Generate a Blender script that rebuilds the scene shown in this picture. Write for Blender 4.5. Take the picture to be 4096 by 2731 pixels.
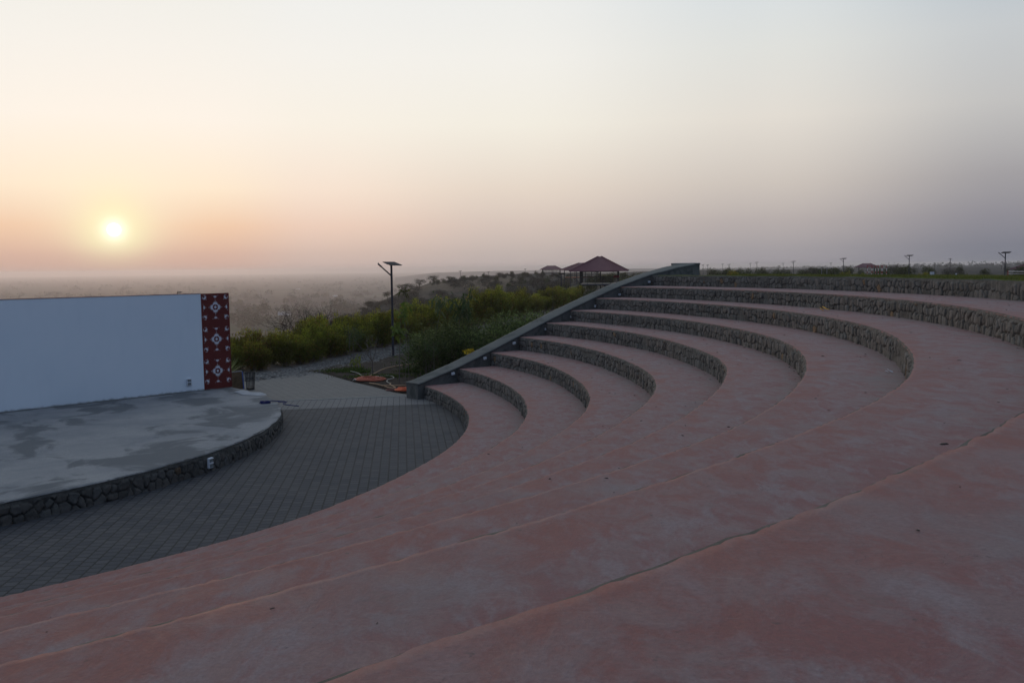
import bpy, math, random
import numpy as np
from mathutils import Matrix, Vector

for o in list(bpy.data.objects):
    bpy.data.objects.remove(o, do_unlink=True)
scn = bpy.context.scene
COL = scn.collection
R_ = math.radians

# ------------------------------------------------------------------ camera
F, PITCH, ROLL, CAMH = 3521.8, 0.0838, 0.0107, 4.465
cp, sp, cr, sr = math.cos(PITCH), math.sin(PITCH), math.cos(ROLL), math.sin(ROLL)
U = Vector((0, sp, cp)); FW = Vector((0, cp, -sp)); EX = Vector((1, 0, 0))
RT = EX * cr - U * sr
UP = EX * sr + U * cr
cam_d = bpy.data.cameras.new("camera")
cam = bpy.data.objects.new("camera", cam_d); COL.objects.link(cam)
cam_d.sensor_width = 36.0; cam_d.lens = F / 4096 * 36
cam_d.clip_start = 0.1; cam_d.clip_end = 60000
cam.matrix_world = Matrix(((RT.x, UP.x, -FW.x, 0), (RT.y, UP.y, -FW.y, 0), (RT.z, UP.z, -FW.z, CAMH), (0, 0, 0, 1)))
scn.camera = cam

# ------------------------------------------------------------------ render / exposure
scn.view_settings.view_transform = 'Standard'
scn.view_settings.look = 'None'
scn.view_settings.exposure = 0.0
scn.view_settings.gamma = 1.0
scn.render.engine = 'CYCLES'
cy_ = scn.cycles
cy_.use_denoising = True
cy_.max_bounces = 6; cy_.diffuse_bounces = 3; cy_.glossy_bounces = 2; cy_.transmission_bounces = 3
cy_.volume_bounces = 4; cy_.transparent_max_bounces = 8
cy_.sample_clamp_indirect = 4.0
cy_.caustics_reflective = False; cy_.caustics_refractive = False

def s2l(c):
    c = c / 255.0
    return c / 12.92 if c <= 0.04045 else ((c + 0.055) / 1.055) ** 2.4
def rgb(r, g, b, k=1.0):
    return (s2l(r) * k, s2l(g) * k, s2l(b) * k, 1.0)

# ------------------------------------------------------------------ node helpers
class NT:
    def __init__(s, nt): s.nt = nt; s.N = nt.nodes; s.L = nt.links
    def n(s, t, **kw):
        x = s.N.new(t)
        for k, v in kw.items(): setattr(x, k, v)
        return x
    def lk(s, a, b): s.L.new(a, b)
    def put(s, sock, v):
        if hasattr(v, 'is_output'): s.L.new(v, sock)
        else: sock.default_value = v
    def m(s, op, a, b=None, c=None, clamp=False):
        x = s.n('ShaderNodeMath', operation=op); x.use_clamp = clamp
        s.put(x.inputs[0], a)
        if b is not None: s.put(x.inputs[1], b)
        if c is not None: s.put(x.inputs[2], c)
        return x.outputs[0]
    def mr(s, v, a, b, lo=0.0, hi=1.0, smooth=False):
        x = s.n('ShaderNodeMapRange'); x.interpolation_type = 'SMOOTHSTEP' if smooth else 'LINEAR'
        s.put(x.inputs[0], v); s.put(x.inputs[1], a); s.put(x.inputs[2], b); s.put(x.inputs[3], lo); s.put(x.inputs[4], hi)
        return x.outputs[0]
    def mix(s, f, a, b, mode='MIX'):
        x = s.n('ShaderNodeMix', data_type='RGBA', blend_type=mode)
        s.put(x.inputs[0], f); s.put(x.inputs[6], a); s.put(x.inputs[7], b)
        return x.outputs[2]
    def ramp(s, f, stops, interp='LINEAR'):
        x = s.n('ShaderNodeValToRGB'); cr_ = x.color_ramp; cr_.interpolation = interp
        while len(cr_.elements) > 2: cr_.elements.remove(cr_.elements[-1])
        cr_.elements[0].position = stops[0][0]; cr_.elements[0].color = stops[0][1]
        cr_.elements[1].position = stops[-1][0]; cr_.elements[1].color = stops[-1][1]
        for p, c in stops[1:-1]:
            e = cr_.elements.new(p); e.color = c
        s.put(x.inputs[0], f); return x.outputs[0]
    def noise(s, vec, scale, detail=4, rough=0.6, dim='3D', dist=0.0):
        x = s.n('ShaderNodeTexNoise'); s.put(x.inputs['Vector'], vec)
        x.inputs['Scale'].default_value = scale; x.inputs['Detail'].default_value = detail
        x.inputs['Roughness'].default_value = rough; x.inputs['Distortion'].default_value = dist
        return x.outputs[0]
    def mapping(s, vec, loc=(0, 0, 0), rot=(0, 0, 0), sc=(1, 1, 1)):
        x = s.n('ShaderNodeMapping'); s.put(x.inputs[0], vec)
        x.inputs[1].default_value = loc; x.inputs[2].default_value = rot; x.inputs[3].default_value = sc
        return x.outputs[0]
    def coord(s): return s.n('ShaderNodeTexCoord').outputs['Object']
    def attr(s, name, which='Color'):
        return s.n('ShaderNodeAttribute', attribute_name=name).outputs[which]
    def bump(s, h, strength=0.3, dist=0.02):
        x = s.n('ShaderNodeBump'); x.inputs['Strength'].default_value = strength; x.inputs['Distance'].default_value = dist
        s.put(x.inputs['Height'], h); return x.outputs[0]

def mat(name, build, rough=0.85, spec=0.3):
    m = bpy.data.materials.new(name); m.use_nodes = True
    t = NT(m.node_tree); b = t.N['Principled BSDF']
    b.inputs['Roughness'].default_value = rough
    b.inputs['Specular IOR Level'].default_value = spec
    build(t, b); return m

# ------------------------------------------------------------------ sky (world)
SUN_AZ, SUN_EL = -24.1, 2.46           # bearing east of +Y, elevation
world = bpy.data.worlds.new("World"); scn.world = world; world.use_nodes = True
w = NT(world.node_tree)
for n_ in list(w.N): w.N.remove(n_)
geo = w.n('ShaderNodeTexCoord').outputs['Generated']
sx = w.n('ShaderNodeSeparateXYZ'); w.lk(geo, sx.inputs[0])
X, Y, Z = sx.outputs
elev = w.m('ARCSINE', w.m('MAXIMUM', w.m('MINIMUM', Z, 1.0), -1.0))
t_e = w.m('SQRT', w.m('DIVIDE', w.m('MAXIMUM', elev, 0.0), math.pi / 2))
saz = R_(SUN_AZ)
hl = w.m('MAXIMUM', w.m('SQRT', w.m('ADD', w.m('MULTIPLY', X, X), w.m('MULTIPLY', Y, Y))), 1e-4)
dot = w.m('DIVIDE', w.m('ADD', w.m('MULTIPLY', X, math.sin(saz)), w.m('MULTIPLY', Y, math.cos(saz))), hl)
A = w.m('MULTIPLY', w.m('ARCCOSINE', w.m('MAXIMUM', w.m('MINIMUM', dot, 1.0), -1.0)), 180 / math.pi)
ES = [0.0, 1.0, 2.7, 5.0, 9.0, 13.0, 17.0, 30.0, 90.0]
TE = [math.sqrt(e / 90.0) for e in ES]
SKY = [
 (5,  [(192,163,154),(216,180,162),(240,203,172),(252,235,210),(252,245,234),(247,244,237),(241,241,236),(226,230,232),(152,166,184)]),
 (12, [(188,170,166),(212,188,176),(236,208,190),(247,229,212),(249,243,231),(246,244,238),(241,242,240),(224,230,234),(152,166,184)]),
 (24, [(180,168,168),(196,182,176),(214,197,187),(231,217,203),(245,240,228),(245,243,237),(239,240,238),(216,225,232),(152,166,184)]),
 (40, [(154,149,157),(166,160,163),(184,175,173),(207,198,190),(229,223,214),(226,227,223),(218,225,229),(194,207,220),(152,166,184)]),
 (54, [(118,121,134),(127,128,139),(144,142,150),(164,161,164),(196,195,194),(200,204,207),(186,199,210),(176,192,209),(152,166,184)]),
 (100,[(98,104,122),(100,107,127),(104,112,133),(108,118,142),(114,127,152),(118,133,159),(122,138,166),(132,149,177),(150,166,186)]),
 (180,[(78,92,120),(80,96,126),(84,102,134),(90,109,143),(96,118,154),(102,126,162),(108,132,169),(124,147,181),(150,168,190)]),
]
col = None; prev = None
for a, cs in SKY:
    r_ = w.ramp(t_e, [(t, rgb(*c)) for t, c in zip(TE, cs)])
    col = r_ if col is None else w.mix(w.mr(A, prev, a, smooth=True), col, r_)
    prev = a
se = R_(SUN_EL)
sv = (math.sin(saz) * math.cos(se), math.cos(saz) * math.cos(se), math.sin(se))
dsun = w.m('ADD', w.m('ADD', w.m('MULTIPLY', X, sv[0]), w.m('MULTIPLY', Y, sv[1])), w.m('MULTIPLY', Z, sv[2]))
g = w.m('MULTIPLY', w.m('ARCCOSINE', w.m('MAXIMUM', w.m('MINIMUM', dsun, 1.0), -1.0)), 180 / math.pi)
def gauss(sig, k):
    q_ = w.m('DIVIDE', g, sig)
    return w.m('MULTIPLY', w.m('EXPONENT', w.m('MULTIPLY', w.m('MULTIPLY', q_, q_), -1.0)), k)
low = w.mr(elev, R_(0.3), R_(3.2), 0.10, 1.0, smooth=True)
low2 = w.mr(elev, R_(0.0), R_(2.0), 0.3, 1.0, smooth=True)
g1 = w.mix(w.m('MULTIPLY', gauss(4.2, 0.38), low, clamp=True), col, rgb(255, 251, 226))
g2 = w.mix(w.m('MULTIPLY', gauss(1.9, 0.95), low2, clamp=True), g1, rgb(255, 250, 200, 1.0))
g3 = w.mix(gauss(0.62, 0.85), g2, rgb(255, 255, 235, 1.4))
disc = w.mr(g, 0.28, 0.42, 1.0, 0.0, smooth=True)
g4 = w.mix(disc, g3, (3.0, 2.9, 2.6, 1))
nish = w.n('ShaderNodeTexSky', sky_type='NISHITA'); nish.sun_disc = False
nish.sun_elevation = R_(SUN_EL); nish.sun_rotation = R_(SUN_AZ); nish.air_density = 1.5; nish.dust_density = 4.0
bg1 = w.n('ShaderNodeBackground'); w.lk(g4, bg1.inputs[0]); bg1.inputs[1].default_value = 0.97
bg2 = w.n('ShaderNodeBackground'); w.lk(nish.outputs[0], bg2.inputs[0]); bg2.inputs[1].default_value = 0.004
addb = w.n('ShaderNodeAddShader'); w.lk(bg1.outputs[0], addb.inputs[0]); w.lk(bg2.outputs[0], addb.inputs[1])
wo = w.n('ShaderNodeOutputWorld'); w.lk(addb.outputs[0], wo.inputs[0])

# ------------------------------------------------------------------ sun lamp
sun_d = bpy.data.lights.new("sun", 'SUN'); sun_d.energy = 0.22; sun_d.angle = R_(1.2); sun_d.color = (1.0, 0.58, 0.34)
sun = bpy.data.objects.new("sun", sun_d); COL.objects.link(sun)
sun.rotation_euler = Vector(sv).to_track_quat('Z', 'Y').to_euler()

# ------------------------------------------------------------------ object helpers
def tag(o, label=None, cat=None, group=None, kind=None):
    if label: o['label'] = label
    if cat: o['category'] = cat
    if group: o['group'] = group
    if kind: o['kind'] = kind
    return o
def empty(name, loc=(0, 0, 0), rz=0.0, label=None, cat=None, group=None):
    o = bpy.data.objects.new(name, None); COL.objects.link(o); o.location = loc; o.rotation_euler = (0, 0, rz)
    o.empty_display_size = 0.2
    return tag(o, label, cat, group)
def copy_tree(o, parent=None):
    c = o.copy(); COL.objects.link(c)
    if parent is not None: c.parent = parent
    for ch in [x for x in CH.get(o, [])]:
        d = copy_tree(ch, c); CH.setdefault(c, []).append(d)
    return c
CH = {}
def mk(name, V, Fc, m, parent=None, cols=None, smooth=False, attrs=None):
    V = np.asarray(V, dtype=np.float32).reshape(-1, 3)
    me = bpy.data.meshes.new(name)
    if isinstance(Fc, np.ndarray):
        k = Fc.shape[1]; nf = Fc.shape[0]
        me.vertices.add(len(V)); me.vertices.foreach_set('co', V.ravel())
        me.loops.add(nf * k); me.loops.foreach_set('vertex_index', Fc.astype(np.int32).ravel())
        me.polygons.add(nf); me.polygons.foreach_set('loop_start', np.arange(0, nf * k, k, dtype=np.int32))
        me.polygons.foreach_set('loop_total', np.full(nf, k, dtype=np.int32))
        me.update(calc_edges=True)
    else:
        me.from_pydata([tuple(map(float, v)) for v in V], [], Fc)
    me.validate()
    if smooth: me.polygons.foreach_set('use_smooth', np.ones(len(me.polygons), dtype=bool))
    if cols is not None:
        c = me.color_attributes.new('Col', 'FLOAT_COLOR', 'POINT')
        cc = np.ones((len(V), 4), dtype=np.float32); cc[:, :cols.shape[1]] = cols
        c.data.foreach_set('color', cc.ravel())
    if attrs:
        for an, av in attrs.items():
            a_ = me.attributes.new(an, 'FLOAT', 'POINT'); a_.data.foreach_set('value', np.asarray(av, dtype=np.float32))
    me.materials.append(m)
    o = bpy.data.objects.new(name, me); COL.objects.link(o)
    if parent is not None:
        o.parent = parent; CH.setdefault(parent, []).append(o)
    return o
class MB:
    """collects simple solids into one mesh"""
    def __init__(s): s.V = []; s.F = []
    def add(s, vs, fs):
        b = len(s.V); s.V += [tuple(v) for v in vs]; s.F += [tuple(b + i for i in f) for f in fs]
    def box(s, c, d, rz=0.0, M=None):
        x, y, z = d[0] / 2, d[1] / 2, d[2] / 2
        vs = [Vector((a * x, b * y, e * z)) for a in (-1, 1) for b in (-1, 1) for e in (-1, 1)]
        Rm = M if M is not None else Matrix.Rotation(rz, 3, 'Z')
        vs = [Rm @ v + Vector(c) for v in vs]
        s.add(vs, [(0, 1, 3, 2), (4, 6, 7, 5), (0, 4, 5, 1), (2, 3, 7, 6), (0, 2, 6, 4), (1, 5, 7, 3)])
    def bbox(s, c, d, bev=0.01, rz=0.0, M=None):
        """box with chamfered vertical and horizontal edges"""
        x, y, z = d[0] / 2, d[1] / 2, d[2] / 2; b = bev
        vs = []
        for zz, k in ((-z, b), (-z + b, 0), (z - b, 0), (z, b)):
            for (px, py) in ((-x + k + b, -y + k), (x - k - b, -y + k), (x - k, -y + k + b), (x - k, y - k - b), (x - k - b, y - k), (-x + k + b, y - k), (-x + k, y - k - b), (-x + k, -y + k + b)):
                vs.append(Vector((px, py, zz)))
        Rm = M if M is not None else Matrix.Rotation(rz, 3, 'Z')
        vs = [Rm @ v + Vector(c) for v in vs]
        fs = [tuple(range(7, -1, -1)), tuple(range(24, 32))]
        for r in range(3):
            for i in range(8):
                j = (i + 1) % 8; fs.append((r * 8 + i, r * 8 + j, r * 8 + 8 + j, r * 8 + 8 + i))
        s.add(vs, fs)
    def tube(s, pts, rad, n=8, cap=True):
        pts = [Vector(p_) for p_ in pts]; rs = rad if isinstance(rad, (list, tuple)) else [rad] * len(pts)
        vs = []; prevx = None
        for i, p_ in enumerate(pts):
            d = (pts[min(i + 1, len(pts) - 1)] - pts[max(i - 1, 0)])
            d = d.normalized() if d.length > 1e-9 else Vector((0, 0, 1))
            if prevx is None:
                a_ = Vector((1, 0, 0)) if abs(d.x) < 0.8 else Vector((0, 1, 0))
                xx = d.cross(a_).normalized()
            else:
                xx = (prevx - d * prevx.dot(d)); xx = xx.normalized() if xx.length > 1e-6 else prevx
            prevx = xx; yy = d.cross(xx)
            for k in range(n):
                an = 2 * math.pi * k / n
                vs.append(p_ + (xx * math.cos(an) + yy * math.sin(an)) * rs[i])
        fs = []
        for i in range(len(pts) - 1):
            for k in range(n):
                k2 = (k + 1) % n
                fs.append((i * n + k, i * n + k2, (i + 1) * n + k2, (i + 1) * n + k))
        if cap: fs.append(tuple(range(n - 1, -1, -1))); fs.append(tuple((len(pts) - 1) * n + k for k in range(n)))
        s.add(vs, fs)
    def build(s, name, m, parent=None, smooth=False):
        return mk(name, s.V, s.F, m, parent, smooth=smooth)

def hash2(i, j, s=0):
    v = np.sin(i * 127.1 + j * 311.7 + s * 74.7) * 43758.5453
    return v - np.floor(v)
def vnoise(x, y, s=0):
    xi = np.floor(x); yi = np.floor(y); fx = x - xi; fy = y - yi
    fx = fx * fx * (3 - 2 * fx); fy = fy * fy * (3 - 2 * fy)
    a = hash2(xi, yi, s); b = hash2(xi + 1, yi, s); c = hash2(xi, yi + 1, s); d = hash2(xi + 1, yi + 1, s)
    return (a * (1 - fx) + b * fx) * (1 - fy) + (c * (1 - fx) + d * fx) * fy
def fbm(x, y, s=0, o=4):
    t = 0; a = 0.5
    for k in range(o):
        t = t + a * (vnoise(x, y, s + k * 7) - 0.5); x = x * 2.03; y = y * 2.03; a *= 0.5
    return t
def grid_faces(nu, nv):
    i = np.arange(nu - 1)[:, None]; j = np.arange(nv - 1)[None, :]
    a = i * nv + j
    return np.stack([a, a + nv, a + nv + 1, a + 1], -1).reshape(-1, 4)

# ------------------------------------------------------------------ materials
def m_tread(t, b):
    co = t.coord()
    st = t.mapping(co, rot=(0, 0, R_(-35)), sc=(1.0, 0.7, 1))
    n1 = t.noise(st, 3.4, 9, 0.72, dist=0.4); n2 = t.noise(t.mapping(co, rot=(0, 0, R_(-20)), sc=(1.6, 0.8, 1)), 3.4, 8, 0.72, dist=0.35); n3 = t.noise(co, 60.0, 5, 0.75)
    nb = t.noise(co, 0.45, 4, 0.6)
    e = t.attr('edge', 'Fac')
    base = t.mix(t.mr(n1, 0.40, 0.60, smooth=True), (0.222, 0.096, 0.093, 1), (0.235, 0.150, 0.145, 1))
    base = t.mix(t.mr(n2, 0.46, 0.64, 0, 0.75, smooth=True), base, (0.275, 0.218, 0.220, 1))
    edge_mix = t.m('ADD', e, t.m('MULTIPLY', t.m('SUBTRACT', n1, 0.5), 1.1))  # tint blend: redder toward the nosing, dusty grey toward the back
    base = t.mix(t.mr(edge_mix, 0.34, -0.10, 0, 0.65), base, (0.265, 0.095, 0.070, 1))
    base = t.mix(t.mr(t.m('ADD', edge_mix, t.m('MULTIPLY', t.m('SUBTRACT', nb, 0.5), 0.9)), 0.60, 1.10, 0, 0.8), base, (0.205, 0.172, 0.165, 1))
    base = t.mix(t.mr(nb, 0.54, 0.70, 0, 0.40, smooth=True), base, (0.20, 0.172, 0.172, 1))
    base = t.mix(t.mr(n3, 0.32, 0.62, 0.42, 0.0), base, (0.13, 0.08, 0.075, 1))
    sp_ = t.noise(co, 14.0, 3, 0.6)
    base = t.mix(t.mr(sp_, 0.70, 0.78, 0, 0.75), base, (0.09, 0.07, 0.065, 1))
    sp2 = t.noise(t.mapping(co, loc=(7, 3, 0)), 3.2, 8, 0.75)
    base = t.mix(t.mr(sp2, 0.60, 0.72, 0, 0.55), base, (0.15, 0.115, 0.10, 1))
    sc_ = t.noise(t.mapping(co, rot=(0, 0, 0.9), sc=(1.0, 9.0, 1)), 3.0, 7, 0.8)
    base = t.mix(t.mr(sc_, 0.58, 0.72, 0, 0.45), base, (0.30, 0.235, 0.225, 1))
    ck = t.n('ShaderNodeTexVoronoi', feature='DISTANCE_TO_EDGE'); t.lk(t.mapping(co, sc=(0.42, 0.42, 0.42)), ck.inputs['Vector'])
    dn = t.n('ShaderNodeVectorMath', operation='ADD'); nz_ = t.n('ShaderNodeTexNoise'); t.lk(co, nz_.inputs['Vector']); nz_.inputs['Scale'].default_value = 2.5; nz_.inputs['Detail'].default_value = 6
    t.lk(t.mapping(co, sc=(0.42, 0.42, 0.42)), dn.inputs[0]); sc3 = t.n('ShaderNodeVectorMath', operation='SCALE'); t.lk(nz_.outputs['Color'], sc3.inputs[0]); sc3.inputs['Scale'].default_value = 0.45; t.lk(sc3.outputs[0], dn.inputs[1]); t.lk(dn.outputs[0], ck.inputs['Vector'])
    crk = t.m('MULTIPLY', t.mr(ck.outputs['Distance'], 0.0012, 0.0035, 1.0, 0.0), t.mr(t.noise(t.mapping(co, loc=(11, 2, 0)), 0.8, 3, 0.5), 0.56, 0.66))
    base = t.mix(t.m('MULTIPLY', crk, 0.65), base, (0.05, 0.04, 0.04, 1))
    t.lk(base, b.inputs['Base Color'])
    h = t.m('ADD', t.m('MULTIPLY', n3, 0.35), t.m('ADD', t.m('MULTIPLY', n2, 1.0), t.m('MULTIPLY', n1, 1.6)))
    t.lk(t.bump(h, 0.55, 0.012), b.inputs['Normal'])
    t.lk(t.mr(n2, 0.3, 0.7, 0.66, 0.92), b.inputs['Roughness'])
M_TREAD = mat('red_oxide_concrete', m_tread, 0.85, 0.3)
def m_stone(t, b):
    co = t.coord(); n = t.noise(co, 22, 5, 0.7); n2 = t.noise(co, 90, 3, 0.7)
    c = t.mix(t.mr(n, 0.3, 0.75), t.attr('Col'), t.mix(0.5, t.attr('Col'), (0.16, 0.15, 0.135, 1)))
    c = t.mix(t.mr(n2, 0.55, 0.8, 0, 0.35), c, (0.03, 0.03, 0.028, 1))
    t.lk(c, b.inputs['Base Color']); t.lk(t.bump(t.m('ADD', n, t.m('MULTIPLY', n2, 0.5)), 0.6, 0.012), b.inputs['Normal'])
M_STONE = mat('basalt_rubble', m_stone, 0.9, 0.25)
def concrete(name, c1, c2, dark, sc=1.0, spots=0.6, th=(0.5, 0.62)):
    def f(t, b):
        co = t.coord(); n1 = t.noise(co, 0.9 * sc, 7, 0.62, dist=0.5); n2 = t.noise(co, 9 * sc, 6, 0.7); n3 = t.noise(co, 70, 4, 0.7)
        c = t.mix(t.mr(n1, 0.35, 0.65), c1, c2); c = t.mix(t.mr(n2, 0.35, 0.75, 0, 0.5), c, c1)
        c = t.mix(t.mr(t.noise(t.mapping(co, loc=(3, 9, 1)), 0.55 * sc, 8, 0.6, dist=0.9), th[0], th[1], 0, spots, smooth=True), c, dark)
        c = t.mix(t.mr(n3, 0.5, 0.75, 0, 0.5), c, dark); c = t.mix(t.mr(t.noise(co, 24 * sc, 6, 0.75), 0.52, 0.68, 0, 0.45), c, dark)
        t.lk(c, b.inputs['Base Color']); t.lk(t.bump(t.m('ADD', n2, t.m('MULTIPLY', n3, 0.4)), 0.5, 0.01), b.inputs['Normal'])
    return mat(name, f, 0.88, 0.3)
M_STAGE = concrete('stage_screed', (0.20, 0.205, 0.215, 1), (0.30, 0.295, 0.29, 1), (0.10, 0.106, 0.112, 1), 0.95, 0.85, (0.49, 0.585))
M_COPE = concrete('weathered_coping_concrete', (0.108, 0.114, 0.107, 1), (0.145, 0.146, 0.134, 1), (0.058, 0.063, 0.06, 1), 1.6, 0.6)
M_RENDER = concrete('rough_wall_render', (0.11, 0.113, 0.105, 1), (0.15, 0.15, 0.138, 1), (0.055, 0.06, 0.055, 1), 2.6, 0.7)
def m_white(t, b):
    co = t.coord(); n = t.noise(co, 0.6, 5, 0.6); n2 = t.noise(t.mapping(co, sc=(1, 1, 0.25)), 3.5, 6, 0.7); n3 = t.noise(co, 60, 3, 0.6)
    c = t.mix(t.mr(n, 0.3, 0.7), (0.78, 0.85, 0.90, 1), (0.83, 0.88, 0.92, 1))
    c = t.mix(t.mr(n2, 0.52, 0.85, 0, 0.35), c, (0.66, 0.73, 0.79, 1))
    sz = t.n('ShaderNodeSeparateXYZ'); t.lk(co, sz.inputs[0])
    spl = t.m('ADD', t.m('SUBTRACT', sz.outputs[2], 0.42), t.m('MULTIPLY', t.noise(co, 7, 5, 0.7), -0.16))
    c = t.mix(t.mr(spl, -0.075, 0.0, 0.85, 0.0), c, (0.16, 0.16, 0.15, 1))
    t.lk(c, b.inputs['Base Color']); t.lk(t.bump(t.m('ADD', t.m('MULTIPLY', n2, 0.5), n3), 0.2, 0.008), b.inputs['Normal'])
M_WHITE = mat('white_wall_paint', m_white, 0.75, 0.3)
def flat(name, c, rough=0.6, var=0.15, metal=0.0, sc=12):
    def f(t, b):
        co = t.coord(); n = t.noise(co, sc, 5, 0.65)
        t.lk(t.mix(t.mr(n, 0.3, 0.75), c, tuple(v * (1 - var) for v in c[:3]) + (1,)), b.inputs['Base Color'])
        t.lk(t.mr(n, 0.3, 0.7, rough * 0.85, min(1, rough * 1.15)), b.inputs['Roughness'])
        b.inputs['Metallic'].default_value = metal
    return mat(name, f, rough)
M_MAROON = flat('maroon_paint', (0.155, 0.022, 0.018, 1), 0.7, 0.25, sc=4)
M_STENCIL = flat('stencil_white', (0.74, 0.74, 0.80, 1), 0.7, 0.1)
M_DARK = flat('dark_painted_steel', (0.035, 0.042, 0.055, 1), 0.5, 0.3)
M_PANEL = flat('solar_cells', (0.016, 0.018, 0.026, 1), 0.8, 0.3)
M_GREY = flat('grey_aluminium', (0.25, 0.26, 0.27, 1), 0.45, 0.2, 0.4)
M_WPL = flat('white_plastic', (0.66, 0.68, 0.72, 1), 0.4, 0.08)
M_GPL = flat('grey_socket_cover', (0.22, 0.24, 0.24, 1), 0.35, 0.2)
M_BLACK = flat('black_metal', (0.018, 0.018, 0.02, 1), 0.5, 0.3)
M_RUST = flat('rusty_sheet', (0.15, 0.10, 0.055, 1), 0.8, 0.6, sc=5)
M_BLUE = flat('blue_edge_paint', (0.07, 0.12, 0.35, 1), 0.6, 0.3)
M_CORD = flat('blue_rope', (0.015, 0.02, 0.12, 1), 0.7, 0.3)
M_ORANGE = flat('orange_hose', (0.72, 0.14, 0.05, 1), 0.5, 0.25)
M_HOSE2 = flat('faded_orange_hose', (0.50, 0.13, 0.075, 1), 0.6, 0.35)
M_TAN = flat('tan_hose', (0.42, 0.26, 0.15, 1), 0.6, 0.3)
M_CREAM = flat('cream_pipe', (0.52, 0.49, 0.42, 1), 0.6, 0.2)
M_YEL = flat('yellow_paper', (0.80, 0.42, 0.05, 1), 0.7, 0.2)
M_LIT = flat('dry_litter', (0.045, 0.03, 0.022, 1), 0.9, 0.5)
M_PALE = flat('pale_deck_boards', (0.85, 0.72, 0.58, 1), 0.7, 0.15)
M_ODECK = flat('orange_deck_edge', (0.72, 0.28, 0.12, 1), 0.7, 0.15)
M_REDW = flat('red_paint', (0.22, 0.02, 0.03, 1), 0.6, 0.2)
M_BARK = flat('bark', (0.16, 0.135, 0.115, 1), 0.9, 0.4, sc=30)
M_DBARK = flat('dark_thorn_bark', (0.042, 0.035, 0.031, 1), 0.9, 0.3, sc=30)
M_CRACK = flat('crack_filling', (0.05, 0.04, 0.036, 1), 0.95, 0.3)
def m_roof(t, b):
    co = t.coord(); sx_ = t.n('ShaderNodeSeparateXYZ'); t.lk(co, sx_.inputs[0])
    n = t.noise(co, 1.3, 5, 0.6)
    t.lk(t.mix(t.mr(n, 0.3, 0.7), (0.115, 0.035, 0.050, 1), (0.15, 0.05, 0.062, 1)), b.inputs['Base Color'])
M_ROOF = mat('maroon_roof_sheet', m_roof, 0.6)
def m_paver(t, b):
    co = t.coord()
    v = t.mapping(co, rot=(0, 0, R_(-7.0 - 90)), sc=(1, 1, 1))
    br = t.n('ShaderNodeTexBrick'); t.lk(v, br.inputs['Vector'])
    br.offset = 0.43; br.offset_frequency = 2; br.squash = 1.0
    br.inputs['Color1'].default_value = (0.029, 0.034, 0.046, 1); br.inputs['Color2'].default_value = (0.060, 0.062, 0.070, 1)
    br.inputs['Mortar'].default_value = (0.006, 0.006, 0.008, 1)
    br.inputs['Scale'].default_value = 1.0; br.inputs['Mortar Size'].default_value = 0.0155; br.inputs['Mortar Smooth'].default_value = 0.1
    br.inputs['Bias'].default_value = 0.0; br.inputs['Brick Width'].default_value = 0.185; br.inputs['Row Height'].default_value = 0.2
    n1 = t.noise(co, 0.5, 5, 0.6); n2 = t.noise(co, 26, 5, 0.7)
    c = t.mix(t.mr(n1, 0.35, 0.7, 0, 0.35), br.outputs['Color'], (0.070, 0.066, 0.064, 1))
    c = t.mix(t.mr(n2, 0.42, 0.80, 0, 0.35), c, (0.10, 0.097, 0.094, 1))
    c = t.mix(t.mr(t.noise(t.mapping(co, rot=(0, 0, 0.3), sc=(1, 5, 1)), 1.6, 8, 0.7), 0.66, 0.74, 0, 0.5), c, (0.28, 0.25, 0.21, 1))
    t.lk(c, b.inputs['Base Color'])
    t.lk(t.bump(t.m('ADD', t.m('MULTIPLY', br.outputs['Fac'], -1.0), t.m('MULTIPLY', n2, 0.25)), 0.7, 0.008), b.inputs['Normal'])
M_PAVER = mat('grey_paving_blocks', m_paver, 0.82, 0.3)
def m_strip(t, b):
    co = t.coord(); v = t.mapping(co, rot=(0, 0, R_(-7.0 - 90)))
    br = t.n('ShaderNodeTexBrick'); t.lk(v, br.inputs['Vector']); br.offset = 0.43
    br.inputs['Color1'].default_value = (0.125, 0.127, 0.132, 1); br.inputs['Color2'].default_value = (0.145, 0.143, 0.142, 1)
    br.inputs['Mortar'].default_value = (0.014, 0.014, 0.016, 1); br.inputs['Scale'].default_value = 1.0
    br.inputs['Mortar Size'].default_value = 0.010; br.inputs['Brick Width'].default_value = 0.185; br.inputs['Row Height'].default_value = 0.2
    n2 = t.noise(co, 20, 5, 0.7)
    t.lk(t.mix(t.mr(n2, 0.4, 0.8, 0, 0.5), br.outputs['Color'], (0.26, 0.25, 0.24, 1)), b.inputs['Base Color'])
M_STRIP = mat('pale_paving_blocks', m_strip, 0.82, 0.3)
def m_plaza(t, b):
    co = t.coord(); v = t.mapping(co, rot=(0, 0, R_(61)))
    br = t.n('ShaderNodeTexBrick'); t.lk(v, br.inputs['Vector']); br.offset = 0.5
    br.inputs['Color1'].default_value = (0.135, 0.13, 0.122, 1); br.inputs['Color2'].default_value = (0.165, 0.156, 0.145, 1)
    br.inputs['Mortar'].default_value = (0.05, 0.047, 0.045, 1); br.inputs['Scale'].default_value = 1.0
    br.inputs['Mortar Size'].default_value = 0.008; br.inputs['Brick Width'].default_value = 0.2; br.inputs['Row Height'].default_value = 0.3
    n2 = t.noise(co, 16, 5, 0.7); n1 = t.noise(co, 0.7, 5, 0.6)
    c = t.mix(t.mr(n2, 0.42, 0.8, 0, 0.5), br.outputs['Color'], (0.27, 0.245, 0.215, 1))
    t.lk(t.mix(t.mr(n1, 0.4, 0.75, 0, 0.4), c, (0.15, 0.145, 0.14, 1)), b.inputs['Base Color'])
M_PLAZA = mat('brown_grey_paving_blocks', m_plaza, 0.85, 0.3)
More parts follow.
